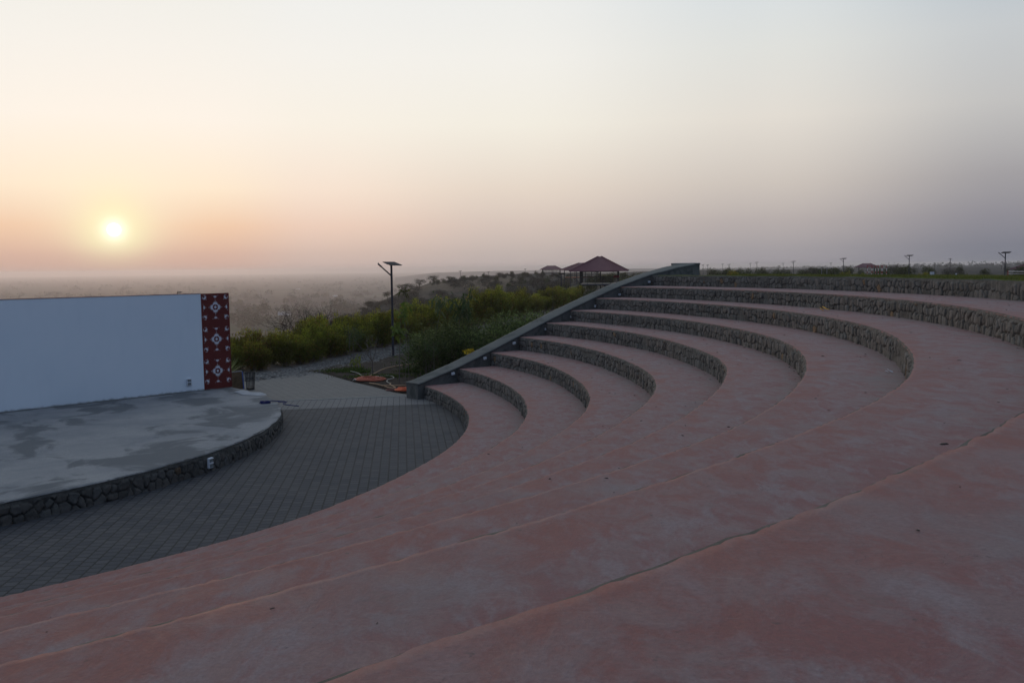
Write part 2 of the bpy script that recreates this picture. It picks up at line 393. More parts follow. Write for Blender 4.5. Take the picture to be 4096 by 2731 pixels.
def m_soil(t, b):
    co = t.coord(); n = t.noise(co, 3, 8, 0.7); n2 = t.noise(co, 40, 4, 0.7)
    c = t.mix(t.mr(n, 0.35, 0.7), (0.030, 0.023, 0.018, 1), (0.062, 0.048, 0.038, 1))
    c = t.mix(t.mr(n2, 0.66, 0.72, 0, 0.7), c, (0.22, 0.20, 0.18, 1))
    t.lk(c, b.inputs['Base Color']); t.lk(t.bump(t.m('ADD', n, t.m('MULTIPLY', n2, 0.4)), 0.9, 0.06), b.inputs['Normal'])
M_SOIL = mat('dark_garden_soil', m_soil, 0.95, 0.15)
def m_ground(t, b):
    co = t.coord(); col_ = t.attr('Col')
    n = t.noise(co, 1.2, 8, 0.75); n2 = t.noise(co, 12, 6, 0.8); n3 = t.noise(co, 0.11, 7, 0.68)
    c = t.mix(t.mr(n2, 0.3, 0.75), col_, t.mix(0.35, col_, (0.17, 0.15, 0.13, 1)))
    c = t.mix(t.mr(n, 0.45, 0.62, 0, 0.45), c, t.mix(0.75, c, (0.025, 0.024, 0.022, 1)))
    sv_ = t.attr('scrub', 'Fac')
    c = t.mix(t.m('MULTIPLY', t.mr(n3, 0.46, 0.52, smooth=True), sv_), c, (0.020, 0.020, 0.017, 1))
    c = t.mix(t.m('MULTIPLY', t.mr(t.noise(co, 0.35, 6, 0.7), 0.50, 0.58, smooth=True), sv_), c, (0.016, 0.016, 0.014, 1))
    t.lk(c, b.inputs['Base Color']); t.lk(t.bump(t.m('ADD', n, t.m('MULTIPLY', n2, 0.5)), 0.8, 0.08), b.inputs['Normal'])
M_GROUND = mat('dirt_and_dry_grass', m_ground, 0.95, 0.15)
def m_plain(t, b):
    co = t.coord()
    v = t.mapping(co, rot=(0, 0, R_(12)), sc=(1 / 260.0, 1 / 105.0, 1))
    vo = t.n('ShaderNodeTexVoronoi'); vo.distance = 'CHEBYCHEV'; t.lk(v, vo.inputs['Vector']); vo.inputs['Scale'].default_value = 1.0
    vo.voronoi_dimensions = '2D'
    sc = t.n('ShaderNodeSeparateColor'); t.lk(vo.outputs['Color'], sc.inputs[0])
    c = t.ramp(sc.outputs[0], [(0.0, (0.085, 0.058, 0.045, 1)), (0.2, (0.13, 0.10, 0.07, 1)), (0.36, (0.055, 0.085, 0.028, 1)), (0.52, (0.10, 0.075, 0.055, 1)), (0.66, (0.22, 0.175, 0.12, 1)), (0.78, (0.05, 0.075, 0.03, 1)), (0.92, (0.16, 0.12, 0.085, 1))], 'CONSTANT')
    ed = t.n('ShaderNodeTexVoronoi', feature='DISTANCE_TO_EDGE'); ed.voronoi_dimensions = '2D'; t.lk(v, ed.inputs['Vector']); ed.inputs['Scale'].default_value = 1.0
    c = t.mix(t.mr(ed.outputs['Distance'], 0.0, 0.05, 0.6, 0.0), c, (0.04, 0.045, 0.03, 1))
    n = t.noise(co, 0.012, 8, 0.65)
    c = t.mix(t.mr(n, 0.42, 0.62, 0, 0.6), c, (0.045, 0.048, 0.036, 1))
    c = t.mix(1.0, c, (0.42, 0.46, 0.44, 1), 'MULTIPLY')
    t.lk(c, b.inputs['Base Color'])
M_PLAIN = mat('farmland_fields', m_plain, 0.95, 0.1)
def foliage(name, tint=(1, 1, 1), trans=0.4):
    m = bpy.data.materials.new(name); m.use_nodes = True; t = NT(m.node_tree); b = t.N['Principled BSDF']
    oi = t.n('ShaderNodeObjectInfo')
    c = t.mix(1.0, t.attr('Col'), tint + (1,), 'MULTIPLY')
    hs = t.n('ShaderNodeHueSaturation'); t.lk(c, hs.inputs['Color'])
    t.lk(t.mr(oi.outputs['Random'], 0, 1, 0.482, 0.512), hs.inputs['Hue']); t.lk(t.mr(oi.outputs['Random'], 0, 1, 0.8, 1.2), hs.inputs['Value'])
    t.lk(hs.outputs[0], b.inputs['Base Color']); b.inputs['Roughness'].default_value = 0.65; b.inputs['Specular IOR Level'].default_value = 0.25
    tr = t.n('ShaderNodeBsdfTranslucent'); t.lk(hs.outputs[0], tr.inputs[0])
    mx = t.n('ShaderNodeMixShader'); mx.inputs[0].default_value = trans
    out = t.N['Material Output']; t.lk(b.outputs[0], mx.inputs[1]); t.lk(tr.outputs[0], mx.inputs[2]); t.lk(mx.outputs[0], out.inputs[0])
    return m
M_LEAF = foliage('leaves', trans=0.45)
M_LEAF2 = foliage('thorn_leaves', trans=0.15)

# ------------------------------------------------------------------ amphitheatre geometry (fitted)
CX, CY = -17.07, 22.48
RR = [15.906, 17.430, 18.957, 20.432, 21.913, 23.368, 24.884, 26.529, 28.72]
LV = [0.0, 0.436, 0.887, 1.345, 1.820, 2.287, 2.711, 3.150, 3.584, 4.032]
DTH = np.arange(-100, 41, 5)
DR = {
1:[0,0,0,0,0,0,0,0,-0.004,-0.019,-0.024,-0.019,0.013,0.062,0.057,0.008,-0.026,-0.024,-0.01,0,0.002,0.001,-0.006,-0.013,-0.011,0.014,0.047,0.035,0.005],
2:[0,0,0,0,0,0,0,0,0,0,0,0,0,0,-0.001,-0.007,-0.008,0.004,0.021,0.018,-0.003,-0.019,-0.028,-0.032,-0.01,0.046,0.042,0.011,0],
3:[0,0,0,0,0,0,0,0,0,0,0,0,0.001,0.009,0.005,-0.01,-0.023,-0.007,0.019,0.022,-0.008,-0.039,-0.03,0.026,0.051,0.063,0.043,0.008,0],
4:[0,0,0,0,0,0,0,0,0,0,0,0.003,0.031,0.037,0.012,-0.025,-0.041,-0.005,0.048,0.053,-0.006,-0.072,-0.077,-0.039,0.01,0.039,0.041,0.021,0.003],
5:[0,0,0,0,0,0,0,0,0,0,0.003,0.042,0.066,0.044,0.002,-0.044,-0.056,-0.021,0.05,0.055,-0.014,-0.053,-0.027,0,0.013,0.011,-0.005,-0.008,-0.002],
6:[0,0,0,0,0,0,0,0,-0.001,-0.004,-0.01,-0.015,0.025,0.076,0.033,-0.02,-0.037,-0.022,0.006,0.021,-0.007,-0.029,-0.022,-0.009,-0.006,-0.012,-0.017,-0.008,-0.001],
7:[0,0,0,0,0,0,0,0.009,0.019,0.01,-0.003,-0.015,-0.004,0.037,0.047,-0.01,-0.041,-0.021,0.004,0.01,0.01,0.006,0.004,0.003,0.001,0,0,0,0],
8:[0,0,0,0,0,0,0,0.001,0.002,0.001,0,0,0.001,0.003,0.002,-0.002,-0.005,-0.002,0.004,0.006,0.004,0.002,0,0,0,0,0,0,0],
9:[0]*29}
def redge(k, th):
    """radius of the nosing of riser k at angle th (deg)"""
    return RR[k - 1] + np.interp(th, DTH, DR[k]) + 0.014 * (vnoise(th * 1.9, th * 0 + k, 3) - 0.5) + 0.012 * (vnoise(th * 6.5, th * 0 + k, 9) - 0.5)
WC = -33.06                       # plan line of the sloping wall: x - y = WC, running at 45 deg
def th_wall(r):
    # angle where circle r meets the wall line (upper intersection)
    c = (WC - (CX - CY)) / (r * math.sqrt(2))      # cos(th+45)
    return math.degrees(math.acos(c)) - 45.0
def xy(r, th):
    a = np.radians(th); return CX + r * np.cos(a), CY + r * np.sin(a)

seating = empty('amphitheatre_seating', (0, 0, 0), 0, 'curved amphitheatre terraces with dusty red treads and dark rubble stone risers', 'amphitheatre seating')
rngs = np.random.RandomState(5)
def riser_mesh(R_of_th, thr, z0, z1, du, dv, seed, cap=0.075, inward=True, tone=1.0, cell=(0.165, 0.185)):
    """displaced rubble masonry strip; displaced toward the circle centre when inward"""
    Rm = float(np.mean(R_of_th(np.array([0.5 * (thr[0] + thr[1])]))))
    L = math.radians(thr[1] - thr[0]) * Rm
    nu = max(4, int(L / du)); nv = max(4, int((z1 - z0) / dv)) + 1
    th = np.linspace(thr[0], thr[1], nu); u = np.radians(th) * Rm; v = np.append(np.linspace(0, z1 - z0, nv), z1 - z0 + 1e-5); nv += 1
    UU, VV = np.meshgrid(u, v, indexing='ij'); TH = np.repeat(th[:, None], nv, 1)
    h = z1 - z0
    wu = UU + 0.06 * (vnoise(UU * 5, VV * 5, seed) - 0.5); wv = VV + 0.06 * (vnoise(UU * 5, VV * 5, seed + 50) - 0.5)
    cw, chh = cell
    ci = np.floor(wv / chh); F1 = np.full(UU.shape, 9.0); F2 = np.full(UU.shape, 9.0); I1 = np.zeros(UU.shape); J1 = np.zeros(UU.shape)
    for dj in (-1, 0, 1):
        cj = ci + dj
        off = hash2(cj, cj * 0 + 3, seed) * cw
        ck0 = np.floor((wu - off) / cw)
        for dk in (-2, -1, 0, 1, 2):
            ck = ck0 + dk
            px = off + (ck + 0.5 + (hash2(ck, cj, seed) - 0.5) * 0.95) * cw
            py = (cj + 0.5 + (hash2(ck, cj, seed + 1) - 0.5) * 0.55) * chh
            d = np.maximum(np.abs(wu - px) * 1.0, np.abs(wv - py) * 0.85) * 0.45 + np.hypot(wu - px, (wv - py) * 0.85) * 0.55
            nearer = d < F1
            F2 = np.where(nearer, F1, np.minimum(F2, d)); I1 = np.where(nearer, ck, I1); J1 = np.where(nearer, cj, J1); F1 = np.where(nearer, d, F1)
    e = F2 - F1
    s = np.clip((e - 0.011) / 0.018, 0, 1); s = s * s * (3 - 2 * s)
    capm = np.clip((VV - (h - cap) + 0.05 * (vnoise(UU * 6, UU * 0, seed + 4) - 0.5)) / 0.02, 0, 1)
    mort = np.clip((vnoise(UU * 1.7, VV * 3, seed + 30) - 0.80) / 0.1, 0, 1)
    s = s * (1 - capm) * (1 - 0.9 * mort)
    hi = hash2(I1, J1, seed + 2); tl = hash2(I1, J1, seed + 3) - 0.5
    disp = s * (0.018 + 0.03 * hi + tl * (F1 * 0.25)) + 0.014 * fbm(UU * 14, VV * 14, seed + 9, 3) * (1 + s) + capm * (0.004 + 0.034 * fbm(UU * 7, VV * 12, seed + 12, 3))
    toe = np.clip(1 - VV / 0.05, 0, 1); disp = disp + toe * 0.012
    disp = np.where(VV > h + 5e-6, -0.035, disp + (VV > h - 1e-6) * 0.022 * fbm(UU * 9, UU * 0 + seed, 17, 4))
    disp = np.where((VV > h - 1e-6) & (VV < h + 5e-6), np.maximum(disp, 0) * np.clip((vnoise(UU * 1.6, UU * 0, seed + 71) - 0.32) / 0.25, 0.0, 1) - 0.004, disp)
    RB = R_of_th(TH); sgn = -1.0 if inward else 1.0
    RB = RB + sgn * disp
    x_, y_ = xy(RB, TH)
    Vt = np.stack([x_, y_, z0 + VV + 0.006 * fbm(UU * 5, UU * 0 + seed, 7, 3) * (VV > h - 1e-6)], -1)
    c0 = hash2(I1, J1, seed + 6); c1 = hash2(I1, J1, seed + 7)
    base = 0.068 + 0.090 * c0
    stone = np.stack([base * (1.04 + 0.12 * c1), base * 1.03, base * (0.97 - 0.06 * c1)], -1)
    br = (c1 > 0.988)[..., None]
    stone = np.where(br, np.array([0.21, 0.125, 0.06]), stone)
    mc = np.array([0.105, 0.102, 0.092]) * (0.8 + 0.5 * vnoise(UU * 9, VV * 9, seed + 8))[..., None]
    joint = np.array([0.013, 0.012, 0.012]); jm = np.clip((vnoise(UU * 1.1, VV * 2.2, seed + 33) - 0.12) / 0.25, 0, 1)[..., None]
    jc = joint * jm + mc * (1 - jm)
    mcap = np.maximum(capm, 0.9 * mort)[..., None]
    cc = stone * s[..., None] + (1 - s[..., None]) * (jc * (1 - mcap) + mc * mcap)
    dust = np.clip(1 - VV / 0.045, 0, 1)[..., None] * 0.6
    cc = (cc * (1 - dust) + np.array([0.16, 0.14, 0.12]) * dust) * tone
    cc = cc * np.where(VV > h - 1e-6, 0.35 + 0.5 * vnoise(UU * 8, UU * 0, seed + 60), 1.0)[..., None]  # top lip darkened in colour to draw the shadowed gap along the edge
    Fc = grid_faces(nu, nv)
    if not inward: Fc = Fc[:, ::-1]
    return Vt.reshape(-1, 3), Fc, cc.reshape(-1, 3)

TH_MIN = -128.0
for k in range(1, 10):
    Rk = RR[k - 1]; tw = th_wall(Rk) + 0.4
    tan_ = -53 + math.degrees(math.acos(min(1.0, Rk / 28.2))) - 10 if Rk < 28 else -12
    z0 = LV[k - 1] - 0.03; z1 = LV[k] + 0.001
    V1, F1_, C1 = riser_mesh(lambda t_: redge(k, t_), (tan_, tw), z0, z1, 0.021, 0.021, k * 13, cell=(0.15 + 0.03 * hash2(k, 1.0), 0.165 + 0.05 * hash2(k, 2.0)))
    V2, F2_, C2 = riser_mesh(lambda t_: redge(k, t_), (TH_MIN, tan_), z0, z1, 0.10, 0.06, k * 13)
    mk('riser', np.concatenate([V1, V2]), np.concatenate([F1_, F2_ + len(V1)]), M_STONE, seating, np.concatenate([C1, C2]))
for k in range(1, 9):
    # tread k : from nosing k to the foot of riser k+1
    ra, rb = RR[k - 1], RR[k]
    tmax = th_wall(ra) + 0.3
    segs = []
    nth = int(math.radians(tmax - TH_MIN) * rb / (0.05 if k >= 6 else 0.07))
    th = np.linspace(TH_MIN, tmax, nth)
    # fewer rows farther from the nosing
    rows = np.array([-0.008, 0.004, 0.03, 0.06, 0.11, 0.18, 0.27, 0.38, 0.50, 0.62, 0.74, 0.85, 0.94, 1.0, 1.02])
    TT, RW = np.meshgrid(th, rows, indexing='ij')
    r0 = redge(k, TT); r1 = redge(k + 1, TT) + 0.03
    r = r0 + (r1 - r0) * RW + np.where(RW < 0.005, 0.022 * vnoise(TT * 23, TT * 0, k + 3) * vnoise(TT * 3.1, TT * 0, k + 5) + 0.008 * vnoise(TT * 60, TT * 0, k), 0)
    # pull back behind the wall line
    x_, y_ = xy(r, TT)
    z_ = LV[k] + (0.020 * fbm(x_ * 1.1, y_ * 1.1, k, 4) + 0.010 * fbm(x_ * 5, y_ * 5, k + 20, 3)) * np.clip(RW * 5, 0.25, 1) - np.where(RW < 0, 0.03, 0) + 0.006
    z_ = z_ + np.where(RW < 0.02, 0.008 * (vnoise(TT * 31, TT * 0, k + 40) - 0.5), 0)
    Vt = np.stack([x_, y_, z_], -1)
    # clip against the wall line by sliding vertices onto it
    over = (x_ - y_) < WC - 0.04
    d = (WC - 0.04 - (x_ - y_)) / 2
    Vt[..., 0] = np.where(over, x_ + d, x_); Vt[..., 1] = np.where(over, y_ - d, y_)
    Fc = grid_faces(len(th), len(rows))[:, ::-1]
    mk('tread', Vt.reshape(-1, 3), Fc, M_TREAD, seating, attrs={'edge': RW.reshape(-1)})

# lawn berm behind the top riser
th = np.linspace(-128, th_wall(28.72), 900)
rout = np.interp(th, [-128, 3, 9, 18, 36], [36, 31.9, 31.2, 30.0, 29.9])
rw = np.array([0, 0.004, 0.02, 0.1, 0.3, 0.5, 0.7, 0.85, 1.0, 1.5, 2.5, 4.0])
TT, WW = np.meshgrid(th, rw, indexing='ij'); RO = np.repeat(rout[:, None], len(rw), 1)
r0 = redge(9, TT); frac = np.minimum(WW, 1)
r = r0 + (RO - r0) * frac + np.maximum(WW - 1, 0) * 2.6
z_ = LV[9] + 0.004 + 0.07 * fbm(TT * 0.7, WW * 3, 5, 3) * (WW > 0.01) - np.maximum(WW - 1, 0) * 1.27
x_, y_ = xy(r, TT)
over = (x_ - y_) < WC + 0.02
d = (WC + 0.02 - (x_ - y_)) / 2
x_ = np.where(over, x_ + d, x_); y_ = np.where(over, y_ - d, y_)
def m_lawn(t, b):
    co = t.coord(); n = t.noise(co, 2.2, 6, 0.7); n2 = t.noise(co, 30, 4, 0.7)
    c = t.mix(t.mr(n, 0.35, 0.7), (0.10, 0.125, 0.025, 1), (0.165, 0.17, 0.045, 1)); c = t.mix(t.mr(n2, 0.45, 0.75, 0, 0.6), c, (0.05, 0.065, 0.018, 1))
    e = t.attr('edge', 'Fac'); c = t.mix(t.mr(e, 0.02, 0.06, 1, 0), c, (0.10, 0.105, 0.095, 1))
    t.lk(c, b.inputs['Base Color']); t.lk(t.bump(t.m('ADD', n, n2), 0.8, 0.05), b.inputs['Normal'])
M_LAWN = mat('lawn', m_lawn, 0.95, 0.1)
tag(mk('lawn', np.stack([x_, y_, z_], -1).reshape(-1, 3), grid_faces(len(th), len(rw))[:, ::-1], M_LAWN, attrs={'edge': WW.reshape(-1)}, smooth=True), kind='structure')

# ------------------------------------------------------------------ plan of the ground near the stage
def poly(name, pts, z, m, **kw):
    V = [(p_[0], p_[1], z) for p_ in pts]
    return mk(name, V, [tuple(range(len(V)))], m)
DV = Vector((1, 1)) / math.sqrt(2); NV = Vector((-1, 1)) / math.sqrt(2)      # along the wall / outward (toward the soil bed)
pts = []
for a in np.linspace(-130, th_wall(15.95), 90):
    x0, y0 = xy(15.98, a); pts.append((x0, y0))
LA = (-7.75, 29.86); LB = (-3.57, 30.69)
pts += [(-3.45, 30.2), (-7.9, 29.45), (-19, 27.2), (-34, 24.2), (-34, 10)]
# strip boundary: dark blocks end along this line
DA = (-7.27, 27.96); DB = (-2.79, 28.8)
dark = [(x0, y0) for x0, y0 in pts[:90] if (y0 - DA[1]) - (x0 - DA[0]) * (DB[1] - DA[1]) / (DB[0] - DA[0]) < 0]
last = dark[-1]
dark += [(-2.0, 28.95), (-7.27, 27.96), (-22, 25.2), (-36, 22.6), (-36, 6)]
tag(poly('paved_court', dark, 0.0, M_PAVER), kind='structure')
strip = [(-1.0, 29.14), (-1.0, 31.2), (-3.0, 30.80), (-3.57, 30.69), (-7.75, 29.86), (-22, 27.05), (-22, 25.2), (-7.27, 27.96)]
tag(poly('paved_strip', strip[::-1], 0.004, M_STRIP), kind='structure')
plaza = [(-3.40, 30.72), (-3.58, 30.92), (-4.29, 31.59), (-5.32, 33.27), (-6.18, 34.46), (-6.89, 35.58), (-7.69, 36.92), (-8.2, 37.7), (-8.44, 37.89), (-8.83, 37.98), (-9.45, 37.52), (-9.88, 36.39), (-10.3, 35.4), (-11.5, 34.6), (-14, 34.2), (-22, 34), (-22, 27.07), (-7.75, 29.88)]
tag(poly('paved_plaza', plaza[::-1][::-1], 0.008, M_PLAZA), kind='structure')
mb = MB(); mb.tube([(-7.8, 29.86, 0.012), (-5.6, 30.32, 0.012), (-3.5, 30.71, 0.012)], 0.013, 4)
tag(mb.build('cement_joint', M_CREAM), kind='structure')
# soil bed (bumpy grid)
def inside(px, py, P_):
    c = np.zeros(px.shape, bool); n = len(P_); j = n - 1
    for i in range(n):
        xi, yi = P_[i]; xj, yj = P_[j]
        c ^= ((yi > py) != (yj > py)) & (px < (xj - xi) * (py - yi) / (yj - yi + 1e-12) + xi); j = i
    return c
soilP = [(-3.35, 30.85), (-3.58, 30.95), (-4.29, 31.62), (-5.32, 33.30), (-6.18, 34.50), (-6.89, 35.62), (-7.69, 36.96), (-8.25, 37.75), (-9.2, 38.2), (-8.84, 39.22), (-8.37, 40.79), (-7.5, 41.78), (-6.75, 43.07), (-6.14, 45.22), (-5.06, 48.14), (-3.73, 52.82), (0.5, 56), (9, 48), (9, 43.2)]
gx, gy = np.meshgrid(np.arange(-10, 9.5, 0.11), np.arange(30.5, 56, 0.11), indexing='ij')
ins = inside(gx, gy, soilP)
gz = 0.035 + 0.10 * fbm(gx * 1.3, gy * 1.3, 3, 4) + 0.05 * fbm(gx * 6, gy * 6, 13, 3)
# sink the border
bd = ins.copy()
for _ in range(2):
    bd[1:-1, 1:-1] = bd[1:-1, 1:-1] & bd[:-2, 1:-1] & bd[2:, 1:-1] & bd[1:-1, :-2] & bd[1:-1, 2:]
gz = np.where(bd, np.maximum(gz, 0.015), -0.03)
fa = grid_faces(*gx.shape); keep = ins.reshape(-1)[fa].any(1); fa = fa[keep]
used, inv = np.unique(fa, return_inverse=True)
VV = np.stack([gx, gy, gz], -1).reshape(-1, 3)[used]
tag(mk('soil_bed', VV, inv.reshape(fa.shape), M_SOIL, smooth=True), kind='structure')

# ------------------------------------------------------------------ sloping retaining wall
S_ = np.array([-0.25, 0.0, 1.7, 3.15, 4.6, 6.05, 7.5, 9.1, 10.8, 13.1, 15.2, 17.0]); Zs = np.array([0.55, 0.59, 1.01, 1.43, 1.87, 2.32, 2.75, 3.19, 3.63, 4.10, 4.40, 4.58])
A0 = Vector((-3.06, 30.0)) + Vector((WC - (-3.06 - 30.0), 0)) * 0.0
rwall = empty('retaining_wall', (0, 0, 0), 0, 'sloping grey concrete end wall climbing beside the red terraces', 'retaining wall')
def wp(s, off):
    return A0 + DV * s + NV * off
ns = 260; ss = np.linspace(-0.25, 17.0, ns)
def wd(s): return np.interp(s, [0, 13, 17], [0.62, 0.62, 0.95])
def zt(s): return np.interp(s, S_, Zs)
# body : right face, end face, left face
V = []; C_ = []
prof = []
for s in ss:
    sl = s if s < 16.05 else 16.05 + (s - 16.05) * 0.02
    a = wp(s, 0.0); c = wp(sl, wd(s)); z = zt(s) - 0.05
    prof.append([(a.x, a.y, -0.4), (a.x, a.y, z), (c.x, c.y, z), (c.x, c.y, -0.4)])
prof = np.array(prof); nz = 26
rf = []
for i in range(ns):
    a = prof[i]
    for j in range(nz):
        t_ = j / (nz - 1); z = a[0][2] * (1 - t_) + a[1][2] * t_
        d = 0.018 * float(fbm(np.float64(ss[i] * 7), np.float64(z * 7), 31, 3))
        rf.append((a[0][0] + d * 0.7, a[0][1] - d * 0.7, z))
mk('wall_face', rf, grid_faces(ns, nz)[:, ::-1], M_RENDER, rwall, smooth=True)
bm_ = MB()
for i in (0, ns - 1):
    a = prof[i]; bm_.add([tuple(v) for v in a], [(0, 3, 2, 1)] if i else [(0, 1, 2, 3)])
for i in range(ns - 1):
    a, b_ = prof[i], prof[i + 1]
    bm_.add([tuple(a[3]), tuple(b_[3]), tuple(b_[2]), tuple(a[2])], [(0, 1, 2, 3)])
bm_.build('wall_core', M_RENDER, rwall)
# coping slab
V = []; nw = 9
for i, s in enumerate(ss):
    sl = s if s < 16.05 else 16.05 + (s - 16.05) * 0.02
    lip = 0.035
    a = wp(s, -lip); c = wp(sl, wd(s) + 0.03)
    jag = 0.03 * float(vnoise(np.float64(s * 9), np.float64(1.0), 3))
    z = zt(s)
    row = []
    row.append((a.x, a.y, z - 0.055)); row.append((a.x, a.y, z - 0.006))
    for j in range(nw):
        t_ = (j + 0.25) / (nw - 0.5)
        p_ = a.lerp(c, t_) if j < nw - 1 else c + NV * (jag - 0.015)
        row.append((p_.x, p_.y, z + 0.008 * float(fbm(np.float64(p_.x * 3), np.float64(p_.y * 3), 5, 3)) + (0.006 if 0 < j < nw - 1 else -0.004)))
    c2 = c + NV * (jag - 0.015); row.append((c2.x, c2.y, z - 0.07))
    V += row
nrow = len(row)
mk('coping', V, grid_faces(ns, nrow)[:, ::-1], M_COPE, rwall, smooth=False)
cb = MB()
for idx in (0, (ns - 1) * nrow):
    cb.add([V[idx + j] for j in range(nrow)], [tuple(range(nrow))])
# thin rounded nosing line round the foot of the coping
p0 = wp(-0.27, -0.04); p1 = wp(-0.27, 0.70)
cb.tube([(p1.x, p1.y, 0.54), (p0.x, p0.y, 0.54)], 0.014, 6)
cb.build('coping_end', M_COPE, rwall)
dl = MB(); dl.tube([(wp(s, -0.037).x, wp(s, -0.037).y, float(zt(s)) - 0.052) for s in np.linspace(-0.25, 13.0, 60)], 0.011, 5)  # black tube drawn as the dark line along the coping's lower edge
dl.build('drip_line', M_BLACK, rwall)
e0 = wp(16.75, 0.30)
ms = MB(); ms.bbox((wp(16.80, 0.10).x, wp(16.80, 0.10).y, 4.53), (0.36, 0.30, 0.10), 0.02, R_(45)); ms.build('end_slab', M_RENDER, rwall)

# step lights
SL = [(-2.13, 30.93, 0.75), (-1.03, 32.03, 1.17), (0.05, 33.11, 1.62), (1.31, 34.37, 2.05), (2.38, 35.44, 2.47), (3.45, 36.51, 2.83), (4.59, 37.65, 3.26), (6.08, 39.14, 3.76)]
ordn = ['lowest', 'second', 'third', 'fourth', 'fifth', 'sixth', 'seventh', 'eighth and topmost']
def step_light():
    r = empty('step_light')
    m1 = MB(); m1.bbox((0.045, 0, 0), (0.075, 0.135, 0.10), 0.012); m1.build('housing', M_WPL, r)
    m1 = MB(); m1.box((0.084, 0.015, -0.028), (0.004, 0.06, 0.014)); m1.build('lamp_slot', M_BLACK, r)
    m1 = MB(); m1.box((0.02, 0, 0.058), (0.05, 0.02, 0.03)); m1.build('bracket', M_BLACK, r)
    return r
proto = step_light()
for i, p_ in enumerate(SL):
    o = proto if i == 0 else copy_tree(proto)
    o.location = p_; o.rotation_euler = (0, 0, R_(-45))
    tag(o, 'white step light on the sloping wall above the %s red terrace' % ordn[i], 'step light', 'white step lights along the sloping wall')

# ------------------------------------------------------------------ stage
SR = 10.72; SZ = 0.42
stage = empty('stage', (0, 0, 0), 0, 'half-round raised concrete stage with stained grey floor and stone rim', 'stage')
wallN = Vector((1, -1)) / math.sqrt(2)          # facing the audience
c0 = 0.50                                        # wall line offset from the centre: x - y = -40.1
WL = -40.1
a_top = math.degrees(math.acos((WL - (CX - CY)) / (SR * math.sqrt(2)))) - 45
def sR(t_): return SR + 0.05 * (vnoise(t_ * 0.35, t_ * 0 + 2, 8) - 0.5) + 0.012 * (vnoise(t_ * 3, t_ * 0, 4) - 0.5) + 0 * t_
V1, F1_, C1 = riser_mesh(lambda t_: sR(t_), (-90 - a_top - 2, a_top + 3.0), -0.03, SZ, 0.022, 0.021, 211, cap=0.10, inward=False, tone=0.62, cell=(0.22, 0.18))
mk('stone_rim', V1, F1_, M_STONE, stage, C1)
th = np.linspace(-90 - a_top - 2, a_top + 3.0, 420); rw = np.array([0, 0.002, 0.006, 0.02, 0.05, 0.12, 0.25, 0.5, 0.8, 0.999])
TT, WW = np.meshgrid(th, rw, indexing='ij'); r = (sR(TT) + 0.012) * (1 - WW)
x_, y_ = xy(r, TT); z_ = SZ + 0.004 + 0.022 * fbm(x_ * 1.1, y_ * 1.1, 6, 4) * (WW > 0.001) - np.where(WW < 0.001, 0.02, 0) + 0.006 * (vnoise(TT * 5, WW * 0, 2) - 0.5) * (WW < 0.01)
mk('stage_floor', np.stack([x_, y_, z_], -1).reshape(-1, 3), grid_faces(len(th), len(rw)), M_STAGE, stage, smooth=True)
def m_patch(t, b):
    co = t.coord(); n = t.noise(co, 5, 6, 0.7)
    t.lk(t.mix(t.mr(n, 0.35, 0.7), (0.36, 0.38, 0.41, 1), (0.25, 0.26, 0.28, 1)), b.inputs['Base Color'])
M_SPILL = mat('pale_cement_spill', m_patch, 0.85)
sp_pts = [(-9.31, 29.14), (-9.19, 29.5), (-8.95, 29.45), (-8.75, 29.05), (-8.35, 28.95), (-8.1, 28.6), (-7.96, 28.3), (-8.2, 28.13), (-8.5, 28.3), (-8.75, 28.34), (-9.0, 28.75)]
mk('cement_spill', [(a, b_, SZ + 0.017) for a, b_ in sp_pts], [tuple(range(len(sp_pts)))[::-1]], M_SPILL, stage)

# stage backdrop wall, painted white with a maroon stencilled band at its end
bw = empty('stage_wall', (0, 0, 0), 0, 'long white painted backdrop wall with a maroon stencilled end band', 'wall')
END = Vector((-9.74, 30.36)); BAND = Vector((-10.455, 29.645))   # on the line x - y = WL
T_ = 0.23; ztop = 3.69
def wall_seg(name, p0, p1, m, proud=0.0, zt_=ztop, bevel=0.0):
    v = []
    n_ = wallN * proud
    back = -wallN * T_
    for P_ in (p0, p1):
        for z in (SZ - 0.1, zt_):
            v.append((P_.x + n_.x, P_.y + n_.y, z))
        for z in (SZ - 0.5, zt_):
            v.append((P_.x + back.x - n_.x, P_.y + back.y - n_.y, z))
    return mk(name, v, [(0, 1, 5, 4), (2, 6, 7, 3), (1, 3, 7, 5), (0, 2, 3, 1), (4, 5, 7, 6)], m, bw)
FAR = BAND - Vector((1, 1)) * 14.0
wall_seg('white_panel', BAND, FAR, M_WHITE)
wall_seg('maroon_band', END, BAND, M_MAROON, proud=0.004, zt_=ztop + 0.004)
# thin maroon top edge
v = []
e = MB()
ang = R_(45)
mid = (BAND + FAR) / 2 - wallN * (T_ / 2); L_ = (BAND - FAR).length
e.box((mid.x, mid.y, ztop + 0.009), (L_, T_ + 0.02, 0.012), ang); e.build('top_edge', M_MAROON, bw)
